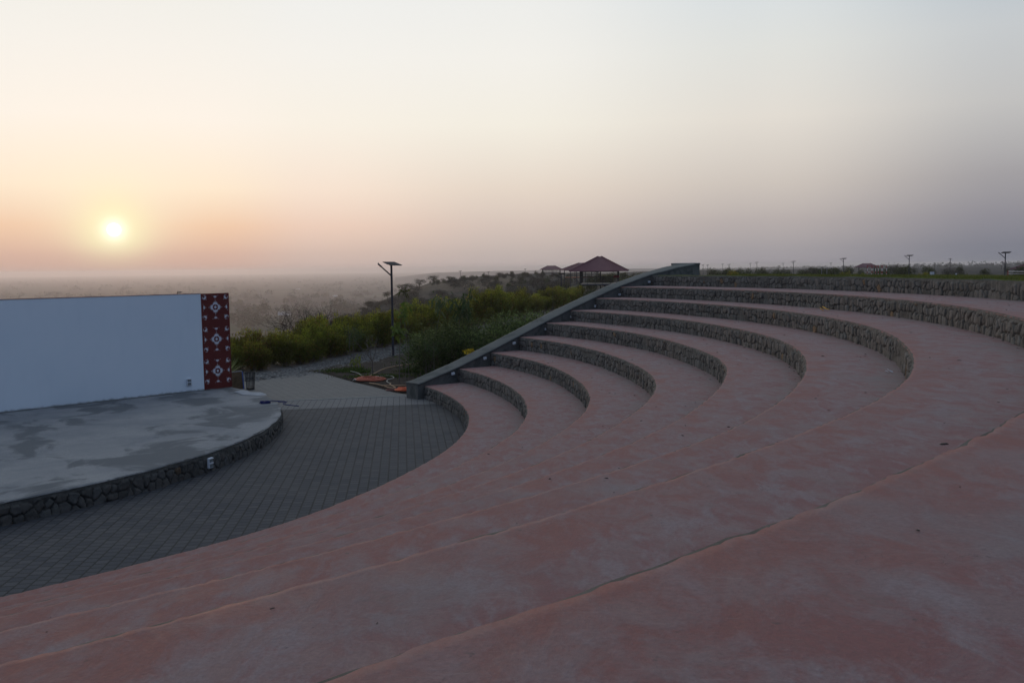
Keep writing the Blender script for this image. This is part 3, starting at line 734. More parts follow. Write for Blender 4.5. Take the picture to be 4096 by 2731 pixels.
# mortar fillet, irregular, at the foot
fl = MB(); q_ = []
nseg = 240
V = []
for i in range(nseg + 1):
    P_ = END.lerp(FAR, i / nseg); a = i / nseg * 22
    hgt = max(0.004, 0.03 + 0.05 * float(fbm(np.float64(a * 2.5), np.float64(0.3), 3, 4))); wdt = max(0.01, 0.05 + 0.09 * float(fbm(np.float64(a * 3.5), np.float64(4.3), 6, 4)))
    V += [(P_.x - wallN.x * 0.01, P_.y - wallN.y * 0.01, SZ + hgt), (P_.x + wallN.x * wdt, P_.y + wallN.y * wdt, SZ + 0.012), (P_.x + wallN.x * wdt, P_.y + wallN.y * wdt, SZ - 0.02)]
mk('mortar_fillet', V, grid_faces(nseg + 1, 3), M_RENDER, bw)
# stencils on the band : 2-D shapes in band coordinates (u along wall toward END, v up)
bw_w = (END - BAND).length
SV = []; SF = []
def st_poly(ps):
    b0 = len(SV)
    for (u, v_) in ps:
        P_ = BAND + DV * u
        for pr in (0.0055, 0.009):
            SV.append((P_.x + wallN.x * pr, P_.y + wallN.y * pr, v_))
    n_ = len(ps)
    SF.append(tuple(b0 + 2 * i + 1 for i in range(n_)))
    for i in range(n_):
        j = (i + 1) % n_; SF.append((b0 + 2 * i, b0 + 2 * j, b0 + 2 * j + 1, b0 + 2 * i + 1))
def petal(cu, cv, ang_, r0, r1, wd_):
    ca, sa = math.cos(ang_), math.sin(ang_); ps = []
    for t_ in np.linspace(0, 1, 7):
        ps.append((r0 + (r1 - r0) * t_, wd_ * math.sin(math.pi * t_ ** 0.8) * 0.5))
    for t_ in np.linspace(1, 0, 7)[1:-1]:
        ps.append((r0 + (r1 - r0) * t_, -wd_ * math.sin(math.pi * t_ ** 0.8) * 0.5))
    st_poly([(cu + a * ca - b_ * sa, cv + a * sa + b_ * ca) for a, b_ in ps])
def dotp(cu, cv, r, n=10):
    st_poly([(cu + r * math.cos(a), cv + r * math.sin(a)) for a in np.linspace(0, 2 * math.pi, n, endpoint=False)])
def curl(cu, cv, r, a0, sgn, wd_):
    prev_ = None
    for i in range(9):
        t_ = i / 8; a = a0 + sgn * t_ * 4.6; rr = r * (1 - 0.62 * t_); ww = wd_ * (1 - 0.4 * t_)
        cur = ((cu + (rr + ww / 2) * math.cos(a), cv + (rr + ww / 2) * math.sin(a)), (cu + (rr - ww / 2) * math.cos(a), cv + (rr - ww / 2) * math.sin(a)))
        if prev_: st_poly([prev_[0], cur[0], cur[1], prev_[1]] if sgn > 0 else [prev_[1], cur[1], cur[0], prev_[0]])
        prev_ = cur
def lotus(cu, cv, ang_, s, curls=False, tips=False):
    """fan of petals pointing along ang_"""
    for k_, a in enumerate((-1.25, -0.85, -0.42, 0, 0.42, 0.85, 1.25)):
        petal(cu, cv, ang_ + a, s * 0.20, s * (1.0 - 0.10 * abs(a)), s * 0.20)
    for a in (-0.6, 0, 0.6):
        petal(cu, cv, ang_ + a, -s * 0.10, s * 0.30, s * 0.12)
    dotp(cu + math.cos(ang_) * s * 1.14, cv + math.sin(ang_) * s * 1.14, s * 0.09, 8)
    if curls:
        for sg in (-1, 1):
            a = ang_ + sg * 2.0
            curl(cu + math.cos(a) * s * 0.62, cv + math.sin(a) * s * 0.62, s * 0.30, ang_ + sg * 0.4, sg, s * 0.09)
            dotp(cu + math.cos(a + sg * .1) * s * 0.62, cv + math.sin(a + sg * .1) * s * 0.62, s * 0.10, 8)
            dotp(cu + math.cos(ang_ + sg * 2.7) * s * 0.75, cv + math.sin(ang_ + sg * 2.7) * s * 0.75, s * 0.08, 6)
    if tips:
        for sg in (-1, 1):
            dotp(cu + math.cos(ang_ + sg * 1.62) * s * 1.25, cv + math.sin(ang_ + sg * 1.62) * s * 1.25, s * 0.10, 6)
H_ = ztop - SZ; W_ = bw_w
for k_ in range(3):
    vc = ztop - H_ * (0.142 + 0.333 * k_); uc = 0.5 * W_
    dotp(uc, vc, 0.040, 18)
    for q4 in range(4):
        a = q4 * math.pi / 2
        lotus(uc + math.cos(a) * 0.088, vc + math.sin(a) * 0.088, a, 0.125, curls=False)
        for sg in (-1, 1):
            b_ = a + sg * 0.66; dotp(uc + math.cos(b_) * 0.108, vc + math.sin(b_) * 0.108, 0.014, 9)
    dv = H_ * 0.105
    for su in (-1, 1):
        for sv2 in (-1, 1):
            lotus(uc + su * 0.385 * W_, vc + sv2 * dv, math.atan2(-sv2, -su), 0.095, curls=True)
        lotus(uc + su * 0.425 * W_, vc, math.pi if su > 0 else 0.0, 0.085, tips=True)
    for sv2 in (-1, 1):
        lotus(uc, vc + sv2 * (dv + 0.045), -math.pi / 2 if sv2 > 0 else math.pi / 2, 0.082, tips=True)
mk('floral_stencil', SV, SF, M_STENCIL, bw)
# sockets
def socket(loc, nvec, label, rot=0.0):
    r = empty('socket_box', loc, math.atan2(nvec[1], nvec[0]), label, 'socket box')
    m1 = MB(); m1.bbox((0.03, 0, 0), (0.06, 0.17, 0.24), 0.015); m1.build('box', M_WPL, r)
    for z in (0.055, -0.055):
        m1 = MB(); m1.bbox((0.064, 0, z), (0.012, 0.12, 0.07), 0.004); m1.build('flap', M_GPL, r)
        m1 = MB(); m1.box((0.068, 0, z + 0.048), (0.02, 0.15, 0.010)); m1.build('flap_hood', M_WPL, r)
    return r
socket((-10.84 + 0.003, 29.26 - 0.003, 0.76), (0.707, -0.707), 'white twin socket box low on the white backdrop wall')
ax = math.atan2(19.32 - CY, -6.71 - CX)
socket((CX + (SR + 0.035) * math.cos(ax), CY + (SR + 0.035) * math.sin(ax), 0.20), (math.cos(ax), math.sin(ax)), 'white twin socket box on the stone rim of the stage')
m1 = MB(); m1.box((0, 0, 0.045), (0.12, 0.03, 0.02)); m1.tube([(-0.05, 0, 0.0), (-0.05, 0, 0.09), (0.10, 0.0, 0.06)], 0.010, 6)
br_ = m1.build('wall_bracket', M_BLACK); br_.location = (-10.99, 29.14, ztop + 0.015); br_.rotation_euler = (0, 0, ang)
tag(br_, 'small dark bent bracket sitting on top of the white wall', 'bracket')

# blue cord on the stage edge
def tube_obj(name, pts, r, m, n=6, sub=6, label=None, cat=None, group=None, parent=None):
    P_ = [Vector(p_) for p_ in pts]; out = []
    for i in range(len(P_) - 1):
        a = P_[max(i - 1, 0)]; b_ = P_[i]; c = P_[i + 1]; d_ = P_[min(i + 2, len(P_) - 1)]
        for k_ in range(sub):
            t_ = k_ / sub
            out.append(0.5 * ((2 * b_) + (-a + c) * t_ + (2 * a - 5 * b_ + 4 * c - d_) * t_ ** 2 + (-a + 3 * b_ - 3 * c + d_) * t_ ** 3))
    out.append(P_[-1]); mb_ = MB(); mb_.tube(out, r, n); o = mb_.build(name, m, parent, smooth=True)
    if label: tag(o, label, cat, group)
    return o
zc = SZ + 0.035
cord = [(-7.68, 26.47), (-7.58, 26.66), (-7.4, 26.50), (-7.62, 26.44), (-7.45, 26.62), (-7.38, 26.80), (-7.14, 26.84), (-6.99, 26.78), (-7.02, 26.55), (-7.15, 26.60), (-7.05, 26.78), (-6.88, 26.6), (-6.9, 26.25), (-6.80, 26.10)]
tube_obj('blue_cord', [(a, b_, zc + 0.02 * math.sin(i * 1.7)) for i, (a, b_) in enumerate(cord)] + [(-6.40, 26.12, SZ - 0.02)], 0.014, M_CORD, label='tangled dark blue cord on the far edge of the concrete stage', cat='cord')
cb_ = MB(); rr = random.Random(3)
for i in range(3):
    cb_.tube([(-7.52 + 0.15 * math.cos(a + i), 26.53 + 0.08 * math.sin(a + i), SZ + 0.03 + 0.02 * i) for a in np.linspace(0, 6.0, 14)], 0.016, 5)
tag(cb_.build('cord_bundle', M_CORD), 'small coiled bundle of blue cord on the stage floor', 'cord')

# bin, board, spiky plant behind the wall end
bn = empty('slatted_bin', (-9.83, 32.78, 0.01), R_(10), 'black slatted metal litter bin standing behind the stage corner', 'bin')
m1 = MB()
for i in range(20):
    a = 2 * math.pi * i / 20; c, s = math.cos(a), math.sin(a)
    tx, ty = -s, c
    w2 = 0.008
    b0, b1 = 0.145, 0.19
    m1.add([(c * b0 - tx * w2, s * b0 - ty * w2, 0.02), (c * b0 + tx * w2, s * b0 + ty * w2, 0.02), (c * b1 + tx * w2, s * b1 + ty * w2, 0.66), (c * b1 - tx * w2, s * b1 - ty * w2, 0.66),
            (c * (b0 - .006) - tx * w2, s * (b0 - .006) - ty * w2, 0.02), (c * (b0 - .006) + tx * w2, s * (b0 - .006) + ty * w2, 0.02), (c * (b1 - .006) + tx * w2, s * (b1 - .006) + ty * w2, 0.66), (c * (b1 - .006) - tx * w2, s * (b1 - .006) - ty * w2, 0.66)],
           [(0, 1, 2, 3), (7, 6, 5, 4), (0, 4, 5, 1), (1, 5, 6, 2), (2, 6, 7, 3), (3, 7, 4, 0)])
m1.build('slats', M_BLACK, bn)
for z, r in ((0.665, 0.195), (0.43, 0.176), (0.03, 0.148)):
    m1 = MB(); m1.tube([(r * math.cos(a), r * math.sin(a), z) for a in np.linspace(0, 2 * math.pi, 25)], 0.012, 6); m1.build('hoop', M_BLACK, bn)
m1 = MB(); m1.tube([(0, 0, 0.0), (0, 0, 0.07)], 0.147, 20); m1.build('base', M_BLACK, bn)
bo = empty('leaning_sheet', (-10.30, 32.95, 0.0), R_(40), 'rust-stained sheet with a blue edge leaning beside the black slatted bin', 'sheet')
M3 = Matrix.Rotation(R_(-8), 3, 'X')
m1 = MB(); m1.bbox((-0.18, 0, 0.33), (0.62, 0.025, 0.64), 0.006, M=M3); m1.build('sheet_panel', M_RUST, bo)
m1 = MB(); m1.box((0.15, 0, 0.33), (0.045, 0.04, 0.65), M=M3); m1.build('blue_edge', M_BLUE, bo)
m1 = MB(); m1.tube([(-0.48, 0.06, 0.66), (0.15, 0.06, 0.67)], 0.018, 6); m1.build('top_pipe', M_GREY, bo)

# ------------------------------------------------------------------ terrain
def brg_of(x_, y_): return np.degrees(np.arctan2(x_, y_))
DH_A = [-90, -40, -25, -17, -12.7, -8.8, -5, -2, 2, 5, 7, 9, 12, 180]
DH_D = [60, 48, 43, 43, 46, 54, 64, 78, 100, 135, 190, 500, 700, 700]
CR_A = [-15.5, -13.5, -11.6, -8.8, -7.0, -5.4, -4.0, -0.7, 2.5, 6]
CR_Z = [-40, -27, -15.2, -8.9, -4.4, -1.9, -0.9, 0.6, 0.4, 0.3]
def ss_(t_): t_ = np.clip(t_, 0, 1); return t_ * t_ * (3 - 2 * t_)
def hgt(x_, y_):
    az = brg_of(x_, y_); d = np.hypot(x_, y_)
    dh = np.interp(az, DH_A, DH_D)
    flatz = -0.03 - 0.65 * ss_((d - 60) / 90) * ss_((14 - az) / 8) + 0.35 * ss_((d - 60) / 60) * ss_((az - 6) / 6)
    # open descent to the plain on the left
    desc = -65 * (1 - np.exp(-np.maximum(d - dh, 0) / 130.0)) - 0.0
    desc = np.maximum(desc * 1.04, -65.2)
    # spur
    crz = np.interp(az, CR_A, CR_Z); dc = np.interp(az, [-15, -9, -4, 6], [290, 320, 345, 360])
    dm = dh + (dc - dh) * 0.42
    depth = np.interp(az, [-15, -12, -8, -4, 0, 3, 6], [-46, -34, -25, -19, -12, -6, 0.0])
    z1 = flatz + (depth - flatz) * ss_((d - dh) / (dm - dh))
    z2 = depth + (crz - depth) * ss_((d - dm) / (dc - dm)) ** 0.8
    run = np.interp(az, [-9, -5, -2, 3, 8, 60], [5, 40, 110, 260, 420, 600])
    z3 = crz + (-65.2 - crz) * ss_((d - dc - run) / 330.0)
    spur = np.where(d < dm, z1, np.where(d < dc, z2, z3))
    plat = flatz + (-65.2 - flatz) * ss_((d - dc - run) / 330.0)
    k1 = ss_((az + 15.5) / 3.0)      # left descent -> spur
    k2 = ss_((az - 3.5) / 3.0)       # spur -> plateau
    z = desc * (1 - k1) + (spur * (1 - k2) + plat * k2) * k1
    z = np.where(d < dh, flatz, np.minimum(z, np.where(k1 > 0.5, 5, flatz)))
    near = ss_((d - 46) / 60) * (d < 1500)
    z = z + near * (1.6 * fbm(x_ / 38, y_ / 38, 4, 4) + 0.6 * fbm(x_ / 7, y_ / 7, 8, 4)) * ss_((d - dh) / 60)
    return z
az = np.concatenate([np.arange(-180, -50, 4.0), np.arange(-50, -20, 0.6), np.arange(-20, 12, 0.14), np.arange(12, 50, 0.6), np.arange(50, 180.1, 4.0)])
dd = np.concatenate([np.array([0.0, 15]), np.arange(30, 60, 2.0), np.arange(60, 420, 3.2), 420 * 1.045 ** np.arange(0, 27), ])
dd = dd[dd < 1350]
AA, DD = np.meshgrid(az, dd, indexing='ij'); gx = DD * np.sin(np.radians(AA)); gy = DD * np.cos(np.radians(AA))
gz = hgt(gx, gy)
azs = AA
n1 = fbm(gx / 22, gy / 22, 21, 4) + 0.5
greyc = np.array([0.125, 0.12, 0.112]); dry = np.array([0.15, 0.105, 0.062]); scr = np.array([0.042, 0.038, 0.030])
wdry = np.clip((DD - 150) / 80, 0, 1) * np.clip((n1 - 0.48) / 0.12, 0, 1)
crest = np.exp(-((DD - 325) / 32) ** 2) * ((azs > -7) & (azs < 0.5))
wdry = np.clip(wdry * 0.55 + crest * 1.0, 0, 1)
cc = greyc * (1 - np.clip((DD - 70) / 60, 0, 1))[..., None] + scr * np.clip((DD - 70) / 60, 0, 1)[..., None]
cc = cc * (1 - wdry[..., None]) + dry * wdry[..., None]
scrub = np.clip((DD - 80) / 60, 0, 1) * (1 - 0.75 * np.clip(crest * 1.5, 0, 1))
tag(mk('ground', np.stack([gx, gy, gz], -1).reshape(-1, 3), grid_faces(len(az), len(dd))[:, ::-1], M_GROUND, cols=cc.reshape(-1, 3), attrs={'scrub': scrub.reshape(-1)}, smooth=True), kind='structure')
# the far plain
pr_ = np.concatenate([[0.0, 200], 420 * 1.08 ** np.arange(0, 48)]); pr_ = pr_[pr_ < 15500]; pr_ = np.append(pr_, 15500)
pa = np.arange(-180, 180.1, 3.0); AA, DD = np.meshgrid(pa, pr_, indexing='ij')
gx = DD * np.sin(np.radians(AA)); gy = DD * np.cos(np.radians(AA)); gz = np.full(gx.shape, -65.0)
tag(mk('plain', np.stack([gx, gy, gz], -1).reshape(-1, 3), grid_faces(len(pa), len(pr_))[:, ::-1], M_PLAIN), kind='structure')
# distant table hills on the right and a faint one beyond
def mesa(name, az0, az1, d0, topf, depth, seed, trees=True):
    az_ = np.arange(az0, az1, 0.08); V_ = []
    prof_ = [(-700, -65.5), (-420, -48), (-200, -26), (-120, -15), (-60, -3.5), (-25, -1.0), (0, 0), (depth, 0), (depth + 500, -66)]
    for a in az_:
        tz = topf(a); e_ = float(fbm(np.float64(a * 0.8), np.float64(seed), seed, 4)) * 260
        for (o_, z_) in prof_:
            d_ = d0 + o_ * 0.7 + e_ * (1 if o_ < depth else 0)
            zz = (tz + z_ * (tz + 65) / 65.0) if z_ < 0 else tz + 2.2 * float(fbm(np.float64(a * 3), np.float64(o_), seed + 3, 3))
            V_.append((d_ * math.sin(R_(a)), d_ * math.cos(R_(a)), max(zz, -65.5)))
    return tag(mk(name, V_, grid_faces(len(az_), len(prof_))[:, ::-1], M_HILL), kind='structure')
def m_hill(t, b):
    co = t.coord(); n = t.noise(t.mapping(co, sc=(1, 1, 6)), 0.012, 8, 0.7); n2 = t.noise(co, 0.05, 6, 0.8)
    c = t.mix(t.mr(n, 0.4, 0.62), (0.030, 0.032, 0.034, 1), (0.075, 0.064, 0.055, 1)); c = t.mix(t.mr(n2, 0.45, 0.65, 0, 0.7), c, (0.022, 0.026, 0.026, 1))
    t.lk(c, b.inputs['Base Color'])
M_HILL = mat('scrub_hillside', m_hill, 0.95, 0.1)
mesa('near_table_hill', 19.2, 62, 1500, lambda a: float(np.interp(a, [19.2, 20.5, 22, 25, 30, 62], [-20, -5.5, -4.0, -2.6, -0.5, 2])), 900, 3)
mesa('middle_table_hill', 8.5, 40, 2900, lambda a: float(np.interp(a, [8.5, 10, 12, 15, 18, 22, 40], [-30, -21, -13, -10.5, -8.5, -7, -5])), 1400, 7)
mesa('far_table_hill', -7.5, 14, 4600, lambda a: float(np.interp(a, [-7.5, -5, -2, 2, 6, 10, 14], [-50, -24, -18, -14, -10, -12, -40])), 1500, 11)

# haze : closed box of even pale air
hz = MB(); hz.box((0, 2000, (-67.5 + 13.0) / 2), (26000, 26000, 80.5))
M_HAZE = bpy.data.materials.new('haze_air'); M_HAZE.use_nodes = True
t = NT(M_HAZE.node_tree); t.N.remove(t.N['Principled BSDF'])
pv = t.n('ShaderNodeVolumePrincipled'); pv.inputs['Color'].default_value = (0.95, 0.915, 0.925, 1); pv.inputs['Density'].default_value = 0.00018
pv.inputs['Anisotropy'].default_value = 0.67
t.lk(pv.outputs[0], t.N['Material Output'].inputs['Volume'])
tag(hz.build('haze', M_HAZE), kind='stuff')
#@@PART2@@
# ------------------------------------------------------------------ vegetation builders
def leaf_quads(P_, D_, ln, wd_, rs, droop=0.0):
    """diamond leaves at points P_ pointing along D_ ; returns verts, faces"""
    n = len(P_); D_ = D_ / (np.linalg.norm(D_, axis=1, keepdims=True) + 1e-9)
    rnd = rs.normal(size=(n, 3)); S = np.cross(D_, rnd); S /= (np.linalg.norm(S, axis=1, keepdims=True) + 1e-9)
    l = ln * (0.7 + 0.6 * rs.rand(n, 1)); w_ = wd_ * (0.7 + 0.6 * rs.rand(n, 1))
    tip = P_ + D_ * l; tip[:, 2] -= droop * l[:, 0]
    mid = P_ + D_ * l * 0.45
    V = np.stack([P_, mid + S * w_ * 0.5, tip, mid - S * w_ * 0.5], 1).reshape(-1, 3)
    Fc = np.arange(n * 4).reshape(n, 4)
    return V, Fc
def bush_mesh(seed, h, rad, nstem, nleaf, ln, wd_, base_c, tip_c, spread=0.35, updir=0.8, droop=0.0, warm=0.0, low=0.12, m=None, clump=0.10, tufty=False):
    rs = np.random.RandomState(seed)
    P_ = []; D_ = []; T_ = []; stems = []
    for i in range(nstem):
        a = rs.rand() * 6.283; r0 = rad * 0.25 * rs.rand(); r1 = rad * (0.25 + 0.75 * rs.rand() ** 0.7)
        hh = h * ((0.38 + 0.62 * rs.rand() ** 0.8) if tufty else (0.55 + 0.45 * rs.rand())) * (1 - 0.25 * (r1 / rad) ** 2)
        p0 = np.array([r0 * math.cos(a), r0 * math.sin(a), 0]); p2 = np.array([r1 * math.cos(a), r1 * math.sin(a), hh])
        p1 = (p0 + p2) / 2 + np.array([rs.normal() * 0.05, rs.normal() * 0.05, 0.08 * h]) - 0.15 * (p2 - p0) * np.array([1, 1, 0])
        stems.append((p0, p1, p2))
        k = nleaf // nstem
        t_ = low + (1 - low) * rs.rand(k) ** 0.75; t_ = t_[:, None]
        q = (1 - t_) ** 2 * p0 + 2 * t_ * (1 - t_) * p1 + t_ ** 2 * p2
        cl = clump * rad * (0.6 + 1.6 * (1 - t_)) + 0.03
        off = rs.normal(size=(k, 3)) * cl * 1.6; off[:, 2] *= 0.6
        P_.append(q + off); d = off * spread / (cl + 1e-6) + rs.normal(size=(k, 3)) * 0.35 + np.array([0, 0, updir]); D_.append(d)
        T_.append(np.clip(q[:, 2] / h + rs.normal(size=k) * 0.12, 0, 1))
    P_ = np.concatenate(P_); P_[:, 2] = np.maximum(P_[:, 2], 0.03); D_ = np.concatenate(D_); T_ = np.concatenate(T_)
    V, Fc = leaf_quads(P_, D_, ln, wd_, rs, droop)
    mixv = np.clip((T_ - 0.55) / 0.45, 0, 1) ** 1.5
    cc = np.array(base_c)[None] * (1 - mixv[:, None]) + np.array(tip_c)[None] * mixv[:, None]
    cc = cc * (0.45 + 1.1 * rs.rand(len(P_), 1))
    wm = rs.rand(len(P_)) < warm; cc[wm] = np.array([0.26, 0.12, 0.03]) * (0.6 + 0.8 * rs.rand(wm.sum(), 1))
    cc = np.repeat(cc, 4, 0)
    return V, Fc, cc, stems
def stem_mb(stems, r0=0.015, n=4):
    mb_ = MB()
    for p0, p1, p2 in stems:
        pts_ = [tuple((1 - t_) ** 2 * p0 + 2 * t_ * (1 - t_) * p1 + t_ ** 2 * p2) for t_ in (0, 0.33, 0.66, 0.95)]
        mb_.tube([Vector(p_) for p_ in pts_], [r0, r0 * 0.8, r0 * 0.55, r0 * 0.25], n, cap=False)
    return mb_
def bush(name, mleaf=None, mstem=None, stem_name='stems', leaf_name='foliage', r0=0.015, **kw):
    V, Fc, cc, st = bush_mesh(**kw)
    root = empty(name)
    mk(leaf_name, V, Fc, mleaf or M_LEAF, root, cc)
    stem_mb(st, r0).build(stem_name, mstem or M_BARK, root)
    return root
def branching(rs, base, dirv, length, rad, depth, out, tips, spread=0.6, flat=0.0, up=0.1, k=3, shrink=0.72):
    """recursive limbs : appends polylines to out and end points to tips"""
    p_ = np.array(base, float); d = np.array(dirv, float); d /= np.linalg.norm(d)
    pts_ = [p_.copy()]; n = 3
    for i in range(n):
        d = d + rs.normal(size=3) * 0.16; d[2] += up * 0.3; d /= np.linalg.norm(d)
        p_ = p_ + d * length / n; pts_.append(p_.copy())
    out.append((pts_, [rad * (1 - 0.45 * i / n) for i in range(n + 1)]))
    if depth == 0: tips.append((p_, d)); return
    for j in range(k):
        nd = d + rs.normal(size=3) * spread; nd[2] = nd[2] * (1 - flat) + up
        st = pts_[-1] if j < 2 else pts_[-2]
        branching(rs, st, nd, length * shrink * (0.8 + 0.4 * rs.rand()), rad * 0.55, depth - 1, out, tips, spread, flat, up, k, shrink)
def tree(name, seed, trunk_h, L0, rad, depth, k, spread, flat, up, leaves, ln, wd_, c1, c2, mleaf=None, mbark=None, puff=0.25, updir=0.2, droop=0, lean=(0, 0), nst=1, shrink=0.72, leaf_name='crown', flatten=0.5):
    rs = np.random.RandomState(seed); out = []; tips = []
    for q_ in range(nst):
        a = rs.rand() * 6.28; sd = (lean[0] + (0.5 * math.cos(a) if nst > 1 else 0), lean[1] + (0.5 * math.sin(a) if nst > 1 else 0), 1)
        b0 = np.array([0, 0, 0.0]); top = b0 + np.array(sd) / np.linalg.norm(sd) * trunk_h
        out.append(([b0, (b0 + top) / 2 + rs.normal(size=3) * 0.03 * trunk_h, top], [rad * 1.15, rad, rad * 0.85]))
        for j in range(k):
            dv_ = np.array([rs.normal() * spread * 1.3, rs.normal() * spread * 1.3, 0.8])
            branching(rs, top, dv_, L0, rad * 0.7, depth, out, tips, spread, flat, up, k, shrink)
    root = empty(name); mb_ = MB()
    for pts_, rr_ in out: mb_.tube([Vector(p_) for p_ in pts_], rr_, 4 if len(out) > 60 else 6, cap=False)
    mb_.build('trunk', mbark or M_BARK, root)
    if leaves:
        per = max(1, leaves // max(1, len(tips))); P_ = []; D_ = []
        for (p_, d) in tips:
            off = rs.normal(size=(per, 3)) * puff * np.array([1, 1, flatten])
            P_.append(p_ + off); D_.append(rs.normal(size=(per, 3)) + off / puff * 0.5 + np.array([0, 0, updir]))
        P_ = np.concatenate(P_); D_ = np.concatenate(D_)
        V, Fc = leaf_quads(P_, D_, ln, wd_, rs, droop)
        mx = rs.rand(len(P_), 1); cc = (np.array(c1) * (1 - mx) + np.array(c2) * mx) * (0.7 + 0.6 * rs.rand(len(P_), 1))
        mk(leaf_name, V, Fc, mleaf or M_LEAF, root, np.repeat(cc, 4, 0))
    return root
def place(proto, first, x_, y_, z_, rz, s, label, cat, group=None):
    o = proto if first else copy_tree(proto)
    o.location = (x_, y_, z_); o.rotation_euler = (0, 0, rz); o.scale = (s, s, s) if not isinstance(s, tuple) else s
    tag(o, label, cat, group); return o
class Kinds:
    """prototype pool: the first use of a prototype moves it, later ones copy it"""
    def __init__(s, protos): s.p = protos; s.used = [False] * len(protos)
    def put(s, i, *a):
        i = i % len(s.p); o = place(s.p[i], not s.used[i], *a); s.used[i] = True; return o
def gz_(x_, y_): return float(hgt(np.float64(x_), np.float64(y_)))
def pol(a, d): return d * math.sin(R_(a)), d * math.cos(R_(a))
rnd = random.Random(11)
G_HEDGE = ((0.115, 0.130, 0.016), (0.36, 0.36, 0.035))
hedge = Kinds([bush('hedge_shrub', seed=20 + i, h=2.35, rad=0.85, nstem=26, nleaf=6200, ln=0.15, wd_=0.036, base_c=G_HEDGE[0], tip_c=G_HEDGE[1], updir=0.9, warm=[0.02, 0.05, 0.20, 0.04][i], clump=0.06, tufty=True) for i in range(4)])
# the hedge: centre line just outside the gravel path
HP = [(-12.9, 37.6), (-11.6, 39.0), (-10.9, 40.2), (-10.2, 42.0), (-9.5, 44.2), (-8.8, 47.2), (-7.9, 50.1), (-6.9, 53.3), (-5.7, 57.0), (-3.9, 64.5), (-1.6, 74), (1.0, 84), (3.9, 96), (7.0, 112), (10.0, 130)]
acc = 0; nexti = 0.0; last = None; hcount = 0
LIT_ = []
for i in range(len(HP) - 1):
    a = Vector(HP[i]); b_ = Vector(HP[i + 1]); L_ = (b_ - a).length; t_ = 0
    while True:
        step = 0.95 if a.y < 60 else (1.3 if a.y < 80 else 1.9)
        pos = nexti - acc
        if pos > L_: break
        P_ = a.lerp(b_, pos / L_); nexti += step * (0.85 + 0.3 * rnd.random()); LIT_.append((P_.x + rnd.uniform(-0.25, 0.25), P_.y + rnd.uniform(-0.3, 0.5)))
    acc += L_
nh = len(LIT_)
for i, (x_, y_) in enumerate(LIT_):
    s = rnd.uniform(0.82, 1.1) * float(np.interp(y_, [37, 40, 44, 50, 60, 75, 100], [0.55, 0.66, 0.84, 0.86, 0.9, 1.0, 0.95]))
    if y_ > 60: s *= 1.0 + 0.1 * rnd.random()
    orange = (i % 4 == 2)
    if y_ < 46: lb = 'orange-tinged feathery shrub in the hedge right of the maroon band' if orange else 'yellow-green feathery shrub in the hedge right of the maroon band'
    elif y_ < 60: lb = 'orange-tinged feathery shrub in the hedge beside the tall lamp' if orange else 'yellow-green feathery shrub in the hedge beside the tall lamp'
    else: lb = 'orange-tinged shrub in the far hedge behind the sloping wall' if orange else 'green feathery shrub in the far hedge behind the sloping wall'
    hedge.put(i, x_, y_, gz_(x_, y_) - 0.02, rnd.random() * 6.28, (s, s, s * rnd.uniform(0.72, 1.28)), lb, 'shrub', 'shrubs of the long feathery hedge')
# a back row that gives the hedge its depth, some taller
for i in range(22):
    t_ = i / 21 * (len(HP) - 3.001); k_ = int(t_); f_ = t_ - k_
    x_ = HP[k_][0] * (1 - f_) + HP[k_ + 1][0] * f_ - 0.9 + rnd.uniform(-0.3, 0.3); y_ = HP[k_][1] * (1 - f_) + HP[k_ + 1][1] * f_ + 1.1
    s = rnd.uniform(0.85, 1.15) * float(np.interp(y_, [38, 41, 45, 50, 60, 75], [0.62, 0.75, 0.95, 1.0, 1.0, 1.0]))
    hedge.put(rnd.randrange(4), x_, y_, gz_(x_, y_) - 0.05, rnd.random() * 6.28, (s * 0.8, s * 0.8, s), 'taller feathery green shrub rising in the back row of the hedge', 'shrub', 'back row of the feathery hedge')

# leafy dark shrubs and saplings of the soil bed
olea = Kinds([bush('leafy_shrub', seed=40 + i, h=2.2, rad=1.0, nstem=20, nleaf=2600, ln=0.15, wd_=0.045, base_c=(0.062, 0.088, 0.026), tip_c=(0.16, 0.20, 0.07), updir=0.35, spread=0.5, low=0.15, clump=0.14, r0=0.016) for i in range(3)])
for i, (x_, y_, s, lb) in enumerate([
    (-3.55, 36.6, 0.95, 'dark leafy shrub nearest the foot of the sloping wall'),
    (-2.6, 37.6, 1.02, 'dark glossy shrub second from the foot of the sloping wall'),
    (-1.7, 37.2, 0.92, 'dense dark shrub overhanging the sloping wall near its second light'),
    (-3.1, 39.6, 1.05, 'loose dark shrub in the soil bed behind the tall lamp'),
    (-1.0, 39.4, 0.95, 'small dark shrub above the tan hose beside the sloping wall'),
    (0.35, 42.3, 1.20, 'broad dark shrub rising above the middle of the sloping wall'),
    (-0.6, 42.6, 1.02, 'rounded dark shrub standing left of the broad dark one'),
    (2.2, 45.3, 1.12, 'tall glossy shrub above the fifth light of the sloping wall'),
    (1.3, 48.5, 1.05, 'thin glossy shrub standing behind the tall glossy one'),
    (4.2, 50.0, 0.62, 'low olive shrub by the sloping wall below the main pavilion'),
    (5.2, 56.0, 0.95, 'pale leafy shrub in front of the second solar lamp'),
    (-2.1, 39.0, 1.2, 'tall dark shrub between the tall lamp and the sloping wall'), (-0.2, 40.8, 1.15, 'bushy dark shrub above the third light of the sloping wall'), (1.5, 43.6, 1.1, 'dark shrub just above the fourth light of the sloping wall'), (-3.9, 38.0, 0.85, 'low dark shrub near the bright big-leaved young tree'),]):
    olea.put(i, x_, y_, gz_(x_, y_) if y_ > 48 else 0.0, rnd.random() * 6.28, s, lb, 'shrub')
